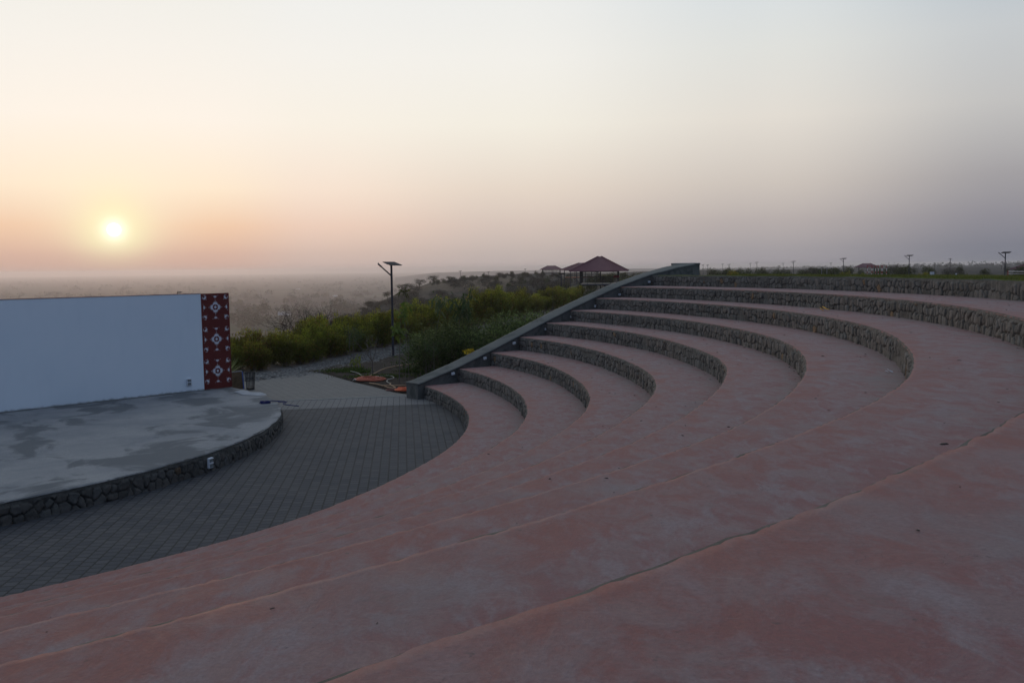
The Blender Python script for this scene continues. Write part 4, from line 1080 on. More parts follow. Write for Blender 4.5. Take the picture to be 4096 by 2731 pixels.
def sapling(name, seed, h, leafn, ln, wd_, c1, c2, base=0.72, rad=0.02, puff=0.22, lean=0.06, nst=1, droop=0.4):
    rs = np.random.RandomState(seed); root = empty(name); mb_ = MB(); P_ = []; D_ = []
    for q_ in range(nst):
        dx, dy = rs.normal() * lean * h, rs.normal() * lean * h
        pts_ = [(0 + q_ * 0.08, 0, 0), (dx * 0.2 + q_ * 0.08, dy * 0.2, h * 0.35), (dx * 0.6 + q_ * .05, dy * 0.6, h * 0.7), (dx, dy, h)]
        mb_.tube(pts_, [rad, rad * 0.8, rad * 0.6, rad * 0.3], 6, cap=False)
        for j in range(5):
            t_ = base + (1 - base) * rs.rand(); a = rs.rand() * 6.28; l = puff * (0.8 + rs.rand())
            b0 = (dx * t_, dy * t_, h * t_); e_ = (b0[0] + math.cos(a) * l, b0[1] + math.sin(a) * l, b0[2] + l * 0.7)
            mb_.tube([b0, e_], [rad * 0.4, rad * 0.2], 5, cap=False)
            k = leafn // (5 * nst)
            tt = rs.rand(k, 1); P_.append(np.array(b0) * (1 - tt) + np.array(e_) * tt + rs.normal(size=(k, 3)) * puff * 0.35); D_.append(rs.normal(size=(k, 3)) + np.array([0, 0, 0.15]))
    mb_.build('trunk', M_BARK, root)
    P_ = np.concatenate(P_); D_ = np.concatenate(D_); V, Fc = leaf_quads(P_, D_, ln, wd_, rs, droop)
    mx = rs.rand(len(P_), 1); cc = (np.array(c1) * (1 - mx) + np.array(c2) * mx)
    mk('crown', V, Fc, M_LEAF, root, np.repeat(cc, 4, 0)); return root
def put1(o, x_, y_, z_, rz, s, lb, cat):
    o.location = (x_, y_, z_); o.rotation_euler = (0, 0, rz); o.scale = (s, s, s); return tag(o, lb, cat)
put1(sapling('sapling', 1, 2.75, 150, 0.22, 0.13, (0.07, 0.12, 0.02), (0.16, 0.20, 0.04), base=0.68, rad=0.024, puff=0.26, lean=0.03), -4.38, 33.83, 0.02, 0, 1, 'young tree with big bright leaves on a thin pale trunk right of the lamp', 'sapling')
put1(sapling('sapling', 2, 1.5, 40, 0.09, 0.02, (0.03, 0.045, 0.015), (0.06, 0.08, 0.02), base=0.5, rad=0.012), -7.43, 40.22, 0.0, 0, 1.35, 'slender sapling with pale willowy leaves on the gravel before the hedge', 'sapling')
put1(sapling('sapling', 12, 1.7, 420, 0.13, 0.03, (0.05, 0.085, 0.035), (0.10, 0.14, 0.06), base=0.45, rad=0.012, puff=0.3), -7.35, 40.6, 0.0, 0, 1.0, 'sapling with narrow silvery green leaves left of the bare sapling', 'sapling')
put1(sapling('sapling', 3, 2.3, 10, 0.05, 0.02, (0.03, 0.045, 0.015), (0.06, 0.08, 0.02), base=0.5, rad=0.010, nst=1, lean=0.02), -3.95, 32.28, 0.02, 0, 1, 'thin dark stake-like stem left of the wall foot', 'sapling')
put1(sapling('sapling', 4, 2.6, 14, 0.05, 0.02, (0.03, 0.045, 0.015), (0.06, 0.08, 0.02), base=0.6, rad=0.009, nst=1, lean=0.03), -3.83, 32.33, 0.02, 0, 1, 'thinner dark stem closest to the wall foot', 'sapling')
put1(sapling('sapling', 5, 2.6, 120, 0.30, 0.09, (0.045, 0.085, 0.03), (0.08, 0.12, 0.045), base=0.7, rad=0.022, puff=0.4, droop=0.9, lean=0.09), -2.35, 38.2, 0.02, 0, 1.12, 'young tree with long drooping leaves on a curved trunk', 'sapling')
put1(sapling('sapling', 6, 1.5, 60, 0.16, 0.05, (0.05, 0.08, 0.03), (0.07, 0.10, 0.03), base=0.6, rad=0.016, lean=0.02), -3.15, 35.3, 0.02, 0, 1, 'short sapling with a pale straight trunk by the hose', 'sapling')
put1(sapling('sapling', 7, 2.6, 70, 0.26, 0.07, (0.06, 0.10, 0.045), (0.12, 0.15, 0.07), base=0.72, rad=0.016, puff=0.3, lean=0.12, droop=0.5), -3.55, 38.8, 0.02, 1.0, 1.1, 'leaning sapling with long pale leaves in front of the hedge', 'sapling')
put1(sapling('sapling', 8, 3.6, 20, 0.05, 0.02, (0.05, 0.07, 0.03), (0.07, 0.09, 0.03), base=0.5, rad=0.015, lean=0.01), 2.6, 55.5, -0.05, 0, 1, 'tall bare pole-like sapling beside the far hedge', 'sapling')
put1(sapling('sapling', 9, 2.9, 34, 0.32, 0.07, (0.05, 0.07, 0.02), (0.09, 0.11, 0.03), base=0.93, rad=0.022, puff=0.16, lean=0.0, droop=0.35), -5.75, 47.3, 0.0, 0, 1.12, 'palm-like sapling with a star-shaped tuft standing over the hedge', 'sapling')
# bare forked sapling
bt = tree('bare_sapling', 31, 0.62, 0.55, 0.030, 2, 3, 0.42, 0.0, 0.35, 26, 0.16, 0.05, (0.07, 0.10, 0.03), (0.10, 0.13, 0.04), puff=0.05, shrink=0.66)
put1(bt, -5.79, 36.29, 0.02, 0.6, 1, 'leafless pale forked sapling at the edge of the soil bed', 'sapling')
put1(sapling('young_plant', 14, 0.6, 44, 0.26, 0.045, (0.12, 0.15, 0.02), (0.22, 0.23, 0.03), base=0.4, rad=0.010, puff=0.16, droop=0.9), -6.95, 38.96, 0.0, 0, 1, 'small yellow-green plant with drooping leaves on the dark soil', 'plant')
# spiky plant behind the end of the white wall
root = empty('spiky_plant', (-11.15, 33.9, 0.0), 0, 'spiky yellow-green long-leaved plant behind the maroon wall end', 'plant')
mb_ = MB(); rs = random.Random(4)
for i in range(26):
    a = rs.random() * 6.28; l = 1.0 + 0.5 * rs.random(); el = 0.5 + 0.9 * rs.random(); w2 = 0.045
    pts_ = []
    for t_ in (0, 0.35, 0.7, 1.0):
        r_ = l * t_ * math.cos(el) ; z_ = l * t_ * math.sin(el) - 0.25 * t_ * t_ * (1.4 - el)
        pts_.append((r_ * math.cos(a), r_ * math.sin(a), 0.3 + z_, w2 * (1 - t_) + 0.004))
    vs = []
    for (px, py, pz, w_) in pts_: vs += [(px - math.sin(a) * w_, py + math.cos(a) * w_, pz), (px + math.sin(a) * w_, py - math.cos(a) * w_, pz)]
    mb_.add(vs, [(0, 1, 3, 2), (2, 3, 5, 4), (4, 5, 7, 6)])
M_SPIKE = flat('spiky_leaf', (0.17, 0.19, 0.03, 1), 0.6, 0.4)
mb_.build('blades', M_SPIKE, root)
m1 = MB(); m1.tube([(0, 0, 0), (0, 0, 0.05), (0, 0, 0.42), (0, 0, 0.46)], [0.16, 0.17, 0.22, 0.24], 14); m1.build('pot', M_GREY, root)

# ground cover in the bed
def tufts(name, spots, n_each, rad, ln, wd_, c1, c2, seed):
    rs = np.random.RandomState(seed); P_ = []; D_ = []
    for (x_, y_, sx_, sy_) in spots:
        off = rs.normal(size=(n_each, 2)) * np.array([sx_, sy_]); P_.append(np.stack([x_ + off[:, 0], y_ + off[:, 1], 0.03 + 0 * off[:, 0]], -1)); D_.append(rs.normal(size=(n_each, 3)) * 0.6 + np.array([0, 0, 1.0]))
    P_ = np.concatenate(P_); V, Fc = leaf_quads(P_, np.concatenate(D_), ln, wd_, rs)
    mx = rs.rand(len(P_), 1); cc = np.array(c1) * (1 - mx) + np.array(c2) * mx
    return tag(mk(name, V, Fc, M_LEAF, None, np.repeat(cc, 4, 0)), kind='stuff')
tufts('weeds', [(-5.9, 35.9, .55, .22), (-5.1, 36.0, .4, .2), (-7.6, 38.1, .35, .3), (-7.0, 38.6, .3, .3), (-4.0, 38.5, .5, .35), (-3.3, 38.0, .4, .3), (-4.4, 37.6, .3, .2), (-2.6, 36.4, .6, .3), (-6.6, 37.7, .25, .2)], 420, 1, 0.13, 0.03, (0.03, 0.055, 0.012), (0.08, 0.13, 0.02), 3)
tufts('bed_undergrowth', [(rnd.uniform(-4.5, 6.0), 0, 0, 0) for _ in range(0)] + [(-3.0 + t_ * 1.0, 35.8 + t_ * 1.15, .7, .6) for t_ in range(9)] + [(-3.5 + t_ * 1.1, 40 + t_ * 1.2, .9, .9) for t_ in range(7)], 260, 1, 0.20, 0.04, (0.025, 0.035, 0.012), (0.06, 0.085, 0.02), 5)
fl_ = MB(); rs = random.Random(9)
for i in range(60):
    a, b_, c = rs.gauss(0, .10), rs.gauss(0, .10), rs.gauss(0, .06); M3 = Matrix.Rotation(rs.random() * 3, 3, 'X') @ Matrix.Rotation(rs.random() * 3, 3, 'Z')
    fl_.box((a, b_, c), (0.07, 0.07, 0.006), M=M3)
M_FLW = flat('yellow_blossom', (0.75, 0.50, 0.02, 1), 0.7, 0.2)
fp = empty('flowering_plant', (-1.80, 36.3, 0.0), 0, 'plant topped with bright yellow blossom just over the sloping wall', 'plant')
fo = fl_.build('blossom', M_FLW, fp); fo.location = (0, 0, 1.02)
mb_ = MB()
for i in range(5): mb_.tube([(0.02 * i, 0, 0), (0.05 * math.cos(i), 0.05 * math.sin(i), 0.5), (0.12 * math.cos(i), 0.12 * math.sin(i), 1.0)], 0.008, 4)
mb_.build('stems', M_BARK, fp)

# ------------------------------------------------------------------ hoses on the bed
def coil(name, cx_, cy_, rx, ry, turns, r, m, lb, seed, rz=0.0, jitter=0.12):
    rs = random.Random(seed); pts_ = []
    n = int(turns * 14)
    for i in range(n + 1):
        a = i / 14 * 2 * math.pi; k_ = 1 - 0.55 * (i / n) + rs.uniform(-jitter, jitter)
        x0 = rx * k_ * math.cos(a) + 0.03 * rs.gauss(0, 1); y0 = ry * k_ * math.sin(a)
        pts_.append((cx_ + x0 * math.cos(rz) - y0 * math.sin(rz), cy_ + x0 * math.sin(rz) + y0 * math.cos(rz), 0.075 + 0.012 * (i / 14) + rs.uniform(-0.01, 0.01)))
    return tube_obj(name, pts_, r, m, 6, 3, lb, 'hose')
coil('hose_coil', -5.68, 34.93, 0.64, 0.55, 8, 0.022, M_HOSE2, 'flattened coil of faded orange hose at the paving edge', 3, -0.3)
coil('hose_coil', -3.93, 31.75, 0.36, 0.26, 7, 0.02, M_ORANGE, 'bright orange coiled hose at the foot of the sloping wall', 8, 0.1, 0.08)
tube_obj('tan_hose', [(-5.95, 35.1, 0.09), (-5.9, 35.41, 0.10), (-5.75, 36.75, 0.12), (-5.55, 38.38, 0.12), (-5.1, 39.59, 0.10), (-4.78, 40.1, 0.1), (-3.9, 40.3, 0.12), (-2.8, 39.9, 0.13), (-1.8, 39.4, 0.14), (-0.9, 38.9, 0.14)], 0.024, M_TAN, label='long tan hose running back through the soil bed', cat='hose')
tube_obj('cream_pipe', [(-7.0, 37.7, 0.1), (-6.5, 36.87, 0.10), (-6.11, 35.87, 0.09), (-5.72, 35.67, 0.10), (-5.06, 35.89, 0.1), (-4.77, 35.21, 0.09), (-4.94, 34.69, 0.09), (-4.87, 33.97, 0.09), (-4.69, 33.56, 0.09)], 0.014, M_CREAM, label='thin cream pipe snaking across the dark soil', cat='pipe')
tube_obj('brown_hose', [(-5.56, 33.98, 0.05), (-5.2, 33.55, 0.06), (-4.82, 32.99, 0.05), (-4.59, 32.51, 0.06), (-4.33, 32.31, 0.08), (-4.64, 33.17, 0.09), (-4.67, 33.56, 0.09)], 0.022, M_TAN, label='looped tan hose lying along the edge of the paving', cat='hose')
tube_obj('brown_pipe', [(-4.9, 33.05, 0.08), (-4.4, 32.92, 0.09), (-3.75, 32.86, 0.09)], 0.022, M_TAN, label='straight brown pipe pointing at the wall foot', cat='pipe')
tube_obj('dark_hose', [(-4.20, 31.98, 0.04), (-4.40, 32.15, 0.05), (-4.62, 32.12, 0.05), (-4.60, 31.95, 0.04), (-4.42, 31.88, 0.04), (-4.15, 31.90, 0.05)], 0.022, flat('dull_red_hose', (0.19, 0.07, 0.06, 1), 0.6, 0.3), label='small dull red hose loop left of the bright orange coil', cat='hose')
# gravel stones
rs = np.random.RandomState(2); mbV = []; mbF = []
cube = np.array([(-1, -1, -.6), (1, -1, -.6), (1, 1, -.6), (-1, 1, -.6), (-.6, -.6, .6), (.6, -.6, .7), (.5, .6, .5), (-.6, .5, .6)])
cf = np.array([(0, 3, 2, 1), (4, 5, 6, 7), (0, 1, 5, 4), (1, 2, 6, 5), (2, 3, 7, 6), (3, 0, 4, 7)])
hp = np.array(HP[:10]); cnt = 0; cols_ = []
for i in range(5200):
    t_ = rs.rand() * 8.5; k_ = int(t_); f_ = t_ - k_
    bx, by = hp[k_] * (1 - f_) + hp[k_ + 1] * f_
    x_ = bx + 0.5 + rs.rand() * 2.6 * (0.5 + 0.5 * min(1, t_ / 3)); y_ = by - 0.9 - rs.rand() * 2.2
    s = 0.018 + 0.05 * rs.rand() ** 3; a = rs.rand() * 6.28
    c = cube * s * (0.7 + 0.6 * rs.rand(1, 3)); cx_ = c[:, 0] * math.cos(a) - c[:, 1] * math.sin(a); cy2 = c[:, 0] * math.sin(a) + c[:, 1] * math.cos(a)
    mbV.append(np.stack([cx_ + x_, cy2 + y_, c[:, 2] * 0.7 + 0.01], -1)); mbF.append(cf + 8 * cnt); cnt += 1
    g_ = 0.10 + 0.13 * rs.rand(); cols_.append(np.tile([[g_ * 1.03, g_, g_ * 0.95]], (8, 1)))
tag(mk('gravel', np.concatenate(mbV), np.concatenate(mbF), M_STONE, cols=np.concatenate(cols_)), kind='stuff')
# litter on the terraces
mbV = []; mbF = []; cnt = 0; cols_ = []
for i in range(1100):
    k = rs.choice([2, 3, 4, 5, 6, 7, 8, 8]); th_ = rs.uniform(-75, 30); r_ = RR[k - 1] + (RR[k] - RR[k - 1]) * (rs.rand() ** 0.8)
    if rs.rand() < 0.35: r_ = RR[k] - 0.10 * rs.rand() - 0.05
    x_, y_ = xy(r_, th_)
    if x_ - y_ < WC + 0.3 or math.hypot(x_, y_) < 2.2: continue
    near_ = math.hypot(x_, y_) < 7
    s = (0.003 + 0.005 * rs.rand() ** 3) if near_ else (0.005 + 0.012 * rs.rand() ** 3); a = rs.rand() * 6.28
    c = cube * s * np.array([1 + rs.rand() * 1.6, 0.8, 0.5]); cx_ = c[:, 0] * math.cos(a) - c[:, 1] * math.sin(a); cy2 = c[:, 0] * math.sin(a) + c[:, 1] * math.cos(a)
    mbV.append(np.stack([cx_ + x_, cy2 + y_, c[:, 2] + LV[k] + 0.010], -1)); mbF.append(cf + 8 * cnt); cnt += 1; cols_.append(np.tile([[0.04, 0.03, 0.025]], (8, 1)) * (0.6 + rs.rand()))
tag(mk('leaf_litter', np.concatenate(mbV), np.concatenate(mbF), M_STONE, cols=np.concatenate(cols_)), kind='stuff')
def scrap(name, x_, y_, z_, s, m, lb, cat, seed):
    rs_ = random.Random(seed); mb_ = MB()
    for i in range(3):
        M3 = Matrix.Rotation(rs_.uniform(-.5, .5), 3, 'X') @ Matrix.Rotation(rs_.uniform(-.7, .7), 3, 'Y') @ Matrix.Rotation(rs_.random() * 3, 3, 'Z')
        mb_.box((s * (i - 1) * 0.6, rs_.uniform(-.2, .2) * s, s * 0.3 * (i == 1)), (s * 1.1, s * 0.7, 0.006), M=M3)
    o = mb_.build(name, m); o.location = (x_, y_, z_); return tag(o, lb, cat)
scrap('crumpled_paper', 8.82, 24.81, LV[7] + 0.05, 0.13, M_YEL, 'crumpled yellow paper lying on a high red terrace', 'paper', 2)
scrap('crumpled_paper', 6.05, 14.04, LV[6] + 0.03, 0.05, M_WPL, 'small white scrap on the terrace left of the curving riser end', 'paper', 5)
scrap('crumpled_paper', -6.25, 34.72, 0.08, 0.10, M_WPL, 'white rag lying on the near side of the faded orange coil', 'rag', 7)
# grass blades on the lawn berm
n = 42000; rs = np.random.RandomState(6)
th_ = rs.uniform(-20, 27, n); ro = np.interp(th_, [-128, 3, 9, 18, 36], [36, 31.9, 31.2, 30.0, 29.9]); r_ = 28.98 + (ro + 0.5 - 28.98) * rs.rand(n) ** 0.9
x_, y_ = xy(r_, th_); zz = LV[9] - np.maximum(r_ - ro, 0) * 0.5
P_ = np.stack([x_, y_, zz], -1); V, Fc = leaf_quads(P_, rs.normal(size=(n, 3)) * 0.45 + np.array([0, 0, 1.0]), 0.075, 0.018, rs)
pch = (vnoise(x_ * 0.9, y_ * 0.9, 5) * 0.6 + 0.4 * rs.rand(n))[:, None]; cc = np.array([0.07, 0.085, 0.02]) * (1 - pch) + np.array([0.19, 0.20, 0.05]) * pch
tag(mk('grass', V, Fc, M_LEAF, None, np.repeat(cc, 4, 0)), kind='stuff')

# ------------------------------------------------------------------ solar street lamps
def solar_lamp(ang_panel, tilt, hgt_=4.72):
    r = empty('solar_street_lamp')
    m1 = MB(); m1.tube([(0, 0, 0), (0, 0, hgt_ - 0.05)], [0.062, 0.055], 10); m1.box((0, 0, 0.05), (0.24, 0.24, 0.02)); m1.build('pole', M_DARK, r)
    m1 = MB(); m1.tube([(0, 0, hgt_ - 0.60), (-0.52, 0, hgt_ - 0.12)], [0.038, 0.032], 8); m1.build('arm', M_DARK, r)
    Ma = Matrix.Rotation(R_(42), 3, 'Y')
    m1 = MB(); m1.bbox((-0.585, 0, hgt_ - 0.055), (0.25, 0.17, 0.075), 0.02, M=Ma); m1.tube([(-0.655, 0, hgt_ + 0.03), (-0.66, 0, hgt_ + 0.09)], [0.025, 0.01], 6); lh = m1.build('lamp_head', M_GREY if False else M_DARK, r)
    m1 = MB(); m1.box((-0.56, 0, hgt_ - 0.100), (0.17, 0.12, 0.012), M=Ma); m1.build('diffuser', M_GREY, r)
    Mp = Matrix.Rotation(ang_panel, 3, 'Z') @ Matrix.Rotation(tilt, 3, 'X')
    m1 = MB(); m1.box(Mp @ Vector((0, 0, 0)) + Vector((0.06, 0, hgt_ + 0.02)), (0.86, 0.56, 0.03), M=Mp); p_ = m1.build('solar_panel', M_PANEL, r)
    m1 = MB(); m1.box(Mp @ Vector((0, 0, -0.028)) + Vector((0.06, 0, hgt_ + 0.02)), (0.80, 0.05, 0.02), M=Mp); m1.tube([(0, 0, hgt_ - 0.1), (0.03, 0, hgt_ + 0.0)], 0.035, 8); m1.build('panel_bracket', M_GREY, r)
    return r
L0 = solar_lamp(R_(55), R_(18), 4.70); L0.location = (-6.08, 44.83, 0.0)
tag(L0, 'tall solar street lamp standing on the gravel before the hedge', 'street lamp')
lampB = solar_lamp(R_(8), R_(-13), 5.2)
LS = [(29.21, 109, 5.50, 'largest solar lamp of the far right lamps, beyond the lawn'), (24.25, 144, 5.60, 'solar lamp beyond the lawn left of the white box'), (20.61, 176, 5.46, 'solar lamp left of the striped posts and the far roof'),
      (17.72, 226, 5.20, 'solar lamp above the green bush in mid right distance'), (15.54, 300, 5.29, 'nearer lamp of the pair right of the wall top, third from it'), (15.15, 380, 5.1, 'smaller lamp paired closely with a nearer lamp'),
      (13.86, 330, 4.7, 'fourth distant lamp right of the wall top'), (13.46, 400, 5.0, 'third distant lamp right of the wall top'), (12.54, 370, 4.6, 'second distant lamp right of the wall top'), (12.26, 385, 4.7, 'distant lamp closest to the wall top end'),
      (16.86, 430, 3.9, 'tiny lowest lamp among those on the right horizon'), (17.11, 390, 4.95, 'slender distant lamp right of the tiny lowest one'), (19.9, 400, 4.9, 'distant lamp beside the round dark tree'),
      (-3.29, 330, 3.34, 'small lamp on the skyline of the hill spur'), (-1.46, 340, 2.9, 'lamp half hidden by a bush on the spur skyline'), (5.53, 200, 3.22, 'lamp seen between the posts of the nearest pavilion'),
      (3.24, 120, 3.53, 'thin lamp on the slope left of the nearest pavilion'), (0.91, 400, 3.68, 'lone small lamp on the skyline left of the far pavilion')]
for i, (a, d, zt_, lb) in enumerate(LS):
    o = lampB if i == 0 else copy_tree(lampB)
    x_, y_ = pol(a, d); o.location = (x_, y_, zt_ - 5.22); o.rotation_euler = (0, 0, R_(-a * 0.6)); tag(o, lb, 'street lamp', 'solar street lamps')

# ------------------------------------------------------------------ pavilions
def pavilion(name, w_, dpt, z0, zdeck, zeave, zapex, ridge, label, rail=True, post=0.09, over=1.25, stairs=True, skirt=None, corr=90, deckm=None, zb=None):
    r = empty(name, (0, 0, 0), 0, label, 'pavilion')
    hw, hd = w_ / 2, dpt / 2
    # hip roof with a corrugated eave
    V = []; Fc = []
    n = corr
    def edge(a, b_):
        return [(a[0] + (b_[0] - a[0]) * i / n, a[1] + (b_[1] - a[1]) * i / n) for i in range(n)]
    cs = [(-hw, -hd), (hw, -hd), (hw, hd), (-hw, hd)]; rim = []
    for i in range(4): rim += edge(cs[i], cs[(i + 1) % 4])
    rows_ = 5
    for rI in range(rows_ + 1):
        t_ = rI / rows_
        for i, (x_, y_) in enumerate(rim):
            side = i // n
            tx = max(-ridge / 2, min(ridge / 2, x_ * (ridge / 2) / hw)) if ridge > 0 else 0.0
            wob = 0.022 * (1 if i % 2 else -1) * (1 - t_ * 0.8)
            V.append((x_ * (1 - t_) + tx * t_, y_ * (1 - t_), zeave + (zapex - zeave) * t_ + wob))
    N_ = len(rim)
    for rI in range(rows_):
        for i in range(N_):
            j = (i + 1) % N_; Fc.append((rI * N_ + i, rI * N_ + j, (rI + 1) * N_ + j, (rI + 1) * N_ + i))
    b0 = len(V); V += [(x_, y_, zeave - 0.07 + 0.02 * (i % 2)) for i, (x_, y_) in enumerate(rim)]
    for i in range(N_):
        j = (i + 1) % N_; Fc.append((b0 + i, b0 + j, j, i))
    Fc.append(tuple(b0 + i for i in range(N_ - 1, -1, -1)))
    rf = mk('roof', V, Fc, M_ROOF, r)
    for sx_ in (-1, 1):
        for sy_ in (-1, 1):
            m1 = MB(); m1.tube([(sx_ * hw, sy_ * hd, zeave + 0.03), (sx_ * ridge / 2, 0, zapex + 0.03)], 0.07, 5); rc = m1.build('hip_cap', M_ROOF, rf)
    px, py = hw - over, hd - over
    pl = []
    for (x_, y_) in [(-px, -py), (px, -py), (px, py), (-px, py), (0, py), (-px, 0), (px, 0)]:
        m1 = MB(); m1.box((x_, y_, (z0 + zeave) / 2), (post * 2, post * 2, zeave - z0)); m1.build('post', M_DARK, r)
    m1 = MB()
    for (a, b_) in (((-px, -py), (px, -py)), ((px, -py), (px, py)), ((px, py), (-px, py)), ((-px, py), (-px, -py))):
        m1.tube([(a[0], a[1], zeave - 0.12), (b_[0], b_[1], zeave - 0.12)], 0.05, 4)
    m1.build('eave_beam', M_DARK, r)
    m1 = MB(); m1.box((0, 0, zdeck + 0.02), (2 * px - 0.19, 2 * py - 0.19, 0.16)); m1.build('deck', deckm or M_PALE, r)
    m1 = MB(); m1.box((0, -py - 0.02, zdeck - 0.14), (2 * px, 0.12, 0.14)); m1.box((0, py, zdeck - 0.14), (2 * px, 0.12, 0.14)); m1.box((-px, 0, zdeck - 0.14), (0.12, 2 * py - 0.2, 0.13)); m1.box((px, 0, zdeck - 0.14), (0.12, 2 * py - 0.2, 0.13)); m1.build('deck_beam', M_DARK, r)
    if rail:
        for (a, b_) in (((-px, -py - 0.06), (px, -py - 0.06)), ((px, -py), (px, py)), ((px, py + 0.06), (-px, py + 0.06)), ((-px, py), (-px, -py))):
            m1 = MB()
            for q_ in range(6): m1.tube([(a[0], a[1], zdeck + 0.12 + q_ * 0.19), (b_[0], b_[1], zdeck + 0.12 + q_ * 0.19)], 0.028 if q_ == 5 else 0.014, 4)
            nn = 5
            for q_ in range(nn + 1):
                f_ = q_ / nn; x_ = a[0] + (b_[0] - a[0]) * f_; y_ = a[1] + (b_[1] - a[1]) * f_; m1.tube([(x_, y_, zdeck - 0.1), (x_, y_, zdeck + 1.08)], 0.03, 4)
            m1.build('railing', M_DARK, r)
    if stairs:
        m1 = MB(); x0, z_a, x1, z_b = px * 0.1, zdeck - 0.1, px * 0.85, z0 + 0.1; y_ = py + 1.0
        for yy in (y_, y_ + 1.0):
            m1.box(((x0 + x1) / 2, yy, (z_a + z_b) / 2), (math.hypot(x1 - x0, z_b - z_a), 0.06, 0.20), M=Matrix.Rotation(math.atan2(z_a - z_b, x1 - x0), 3, 'Y'))
        for q_ in range(12):
            f_ = (q_ + 0.5) / 12; m1.box((x0 + (x1 - x0) * f_, y_ + 0.5, z_a + (z_b - z_a) * f_), (0.26, 0.94, 0.04))
        for q_ in range(6):
            f_ = q_ / 5; m1.tube([(x0 + (x1 - x0) * f_, y_, z_a + (z_b - z_a) * f_), (x0 + (x1 - x0) * f_, y_, z_a + (z_b - z_a) * f_ + 1.0)], 0.025, 4)
        for q_ in (0.4, 0.7, 1.0): m1.tube([(x0, y_, z_a + q_), (x1, y_, z_b + q_)], 0.022, 4)
        m1.build('staircase', M_DARK, r)
    return r
a_, d_ = 5.72, 141
x_, y_ = pol(a_, d_)
p1 = pavilion('viewing_pavilion', 9.1, 8.6, -0.8, 1.75, 3.78, 6.05, 0.55, 'nearest raised pavilion with maroon corrugated hip roof and railed pale deck', post=0.085, over=1.62)
p1.location = (x_, y_, 0); p1.rotation_euler = (0, 0, R_(-a_ - 2.5))
m1 = MB(); m1.bbox((-1.9, -3.2, -0.45), (2.6, 0.9, 0.75), 0.05); m1.build('plinth', flat('plinth_concrete', (0.32, 0.29, 0.24, 1), 0.8, 0.2), p1)
m1 = MB()
for q_ in range(2): m1.bbox((2.5 + q_ * 0.4, -3.0, 2.35 + 0.55), (0.55, 0.06, 0.42), 0.12)
m1.build('red_board', M_REDW, p1)
x_, y_ = pol(4.52, 262)
p2 = pavilion('viewing_pavilion', 9.6, 9.0, -1.2, 1.35, 3.55, 5.6, 1.4, 'second raised pavilion half behind the nearest one, with an orange deck edge', post=0.08, over=1.1, stairs=True, deckm=M_ODECK)
p2.location = (x_, y_, 0); p2.rotation_euler = (0, 0, R_(28))
x_, y_ = pol(2.60, 355)
p3 = pavilion('viewing_pavilion', 8.9, 7.8, 0.3, 2.2, 3.45, 5.0, 2.8, 'farthest small raised pavilion standing alone on the skyline at left', post=0.07, over=0.95)
p3.location = (x_, y_, 0); p3.rotation_euler = (0, 0, R_(-6))
x_, y_ = pol(21.92, 330)
p4 = pavilion('viewing_pavilion', 7.5, 7.0, 0.3, 1.4, 3.25, 4.55, 2.4, 'distant pavilion with dark maroon roof behind the striped posts', rail=False, stairs=False, post=0.08)
p4.location = (x_, y_, 0); p4.rotation_euler = (0, 0, R_(-20))
x_, y_ = pol(30.45, 262)
p5 = pavilion('viewing_pavilion', 9.2, 8.4, 0.2, 0.5, 2.65, 4.3, 0.8, 'pavilion with dark roof cut off by the right picture edge', rail=False, stairs=False, post=0.08)
p5.location = (x_, y_, 0); p5.rotation_euler = (0, 0, R_(-30))

# ------------------------------------------------------------------ small things beyond the lawn
def zpx(d, pxbelow): return CAMH - pxbelow * d / F
M_STRW = flat('white_stripe', (0.7, 0.68, 0.66, 1), 0.6, 0.1); M_STRR = flat('red_stripe', (0.30, 0.035, 0.035, 1), 0.6, 0.1)
ST = [(22.67, 0), (23.56, 0), (24.55, 0)]
posts = [(3468, 'left end'), (3485, 'second'), (3490, 'third'), (3501, 'fourth'), (3512, 'fifth'), (3524, 'sixth'), (3529, 'seventh'), (3545, 'right end')]
bz = math.atan((3468 - 2048) / F)
for i, (px_, nm) in enumerate(posts):
    aa = math.degrees(math.atan((px_ - 2048) / F)); d_ = 150 if i not in (1, 2) else 158
    h_ = 2.25 if i not in (1, 2) else 1.95
    x_, y_ = pol(aa, d_); r = empty('striped_post', (x_, y_, 0.25), 0, 'red and white striped post, %s of the row under the far maroon roof' % nm, 'post', 'striped play posts')
    zb_ = 2.3; r.location = (x_, y_, 0.35)
    for c_ in (0, 1):
        m1 = MB()
        for q_ in range(9):
            if q_ % 2 == c_: m1.tube([(0, 0, q_ * 0.42), (0, 0, q_ * 0.42 + 0.42)], 0.05, 6)
        m1.build('white_bands' if c_ else 'red_bands', M_STRW if c_ else M_STRR, r)
    if i in (0, 3, 4, 5):
        m1 = MB(); m1.box((0.25, 0, 3.80), (0.7, 0.06, 0.08)); m1.build('crossbar', M_STRR, r)
def boxy(name, px_, d_, z0, z1, w_, m, lb, cat):
    aa = math.degrees(math.atan((px_ - 2048) / F)); x_, y_ = pol(aa, d_); r = MB(); r.bbox((0, 0, (z1 - z0) / 2), (w_, w_ * 0.6, z1 - z0), min(0.03, w_ * 0.1)); r.box((0, 0, (z1 - z0) + 0.015), (w_ * 1.1, w_ * 0.7, 0.03))
    o = r.build(name, m); o.location = (x_, y_, z0); o.rotation_euler = (0, 0, R_(-aa)); return tag(o, lb, cat)
boxy('electrical_cabinet', 3727, 90, 2.0, 3.62, 0.36, M_WPL, 'white electrical cabinet standing beyond the lawn edge', 'cabinet')
boxy('marker_post', 3823, 72, 2.4, 3.66, 0.09, M_WPL, 'short white marker post beyond the lawn right of the cabinet', 'post')
boxy('marker_post', 3286, 150, 1.6, 4.0, 0.09, M_GREY, 'slim pale post left of its twin by the round dark tree', 'post')
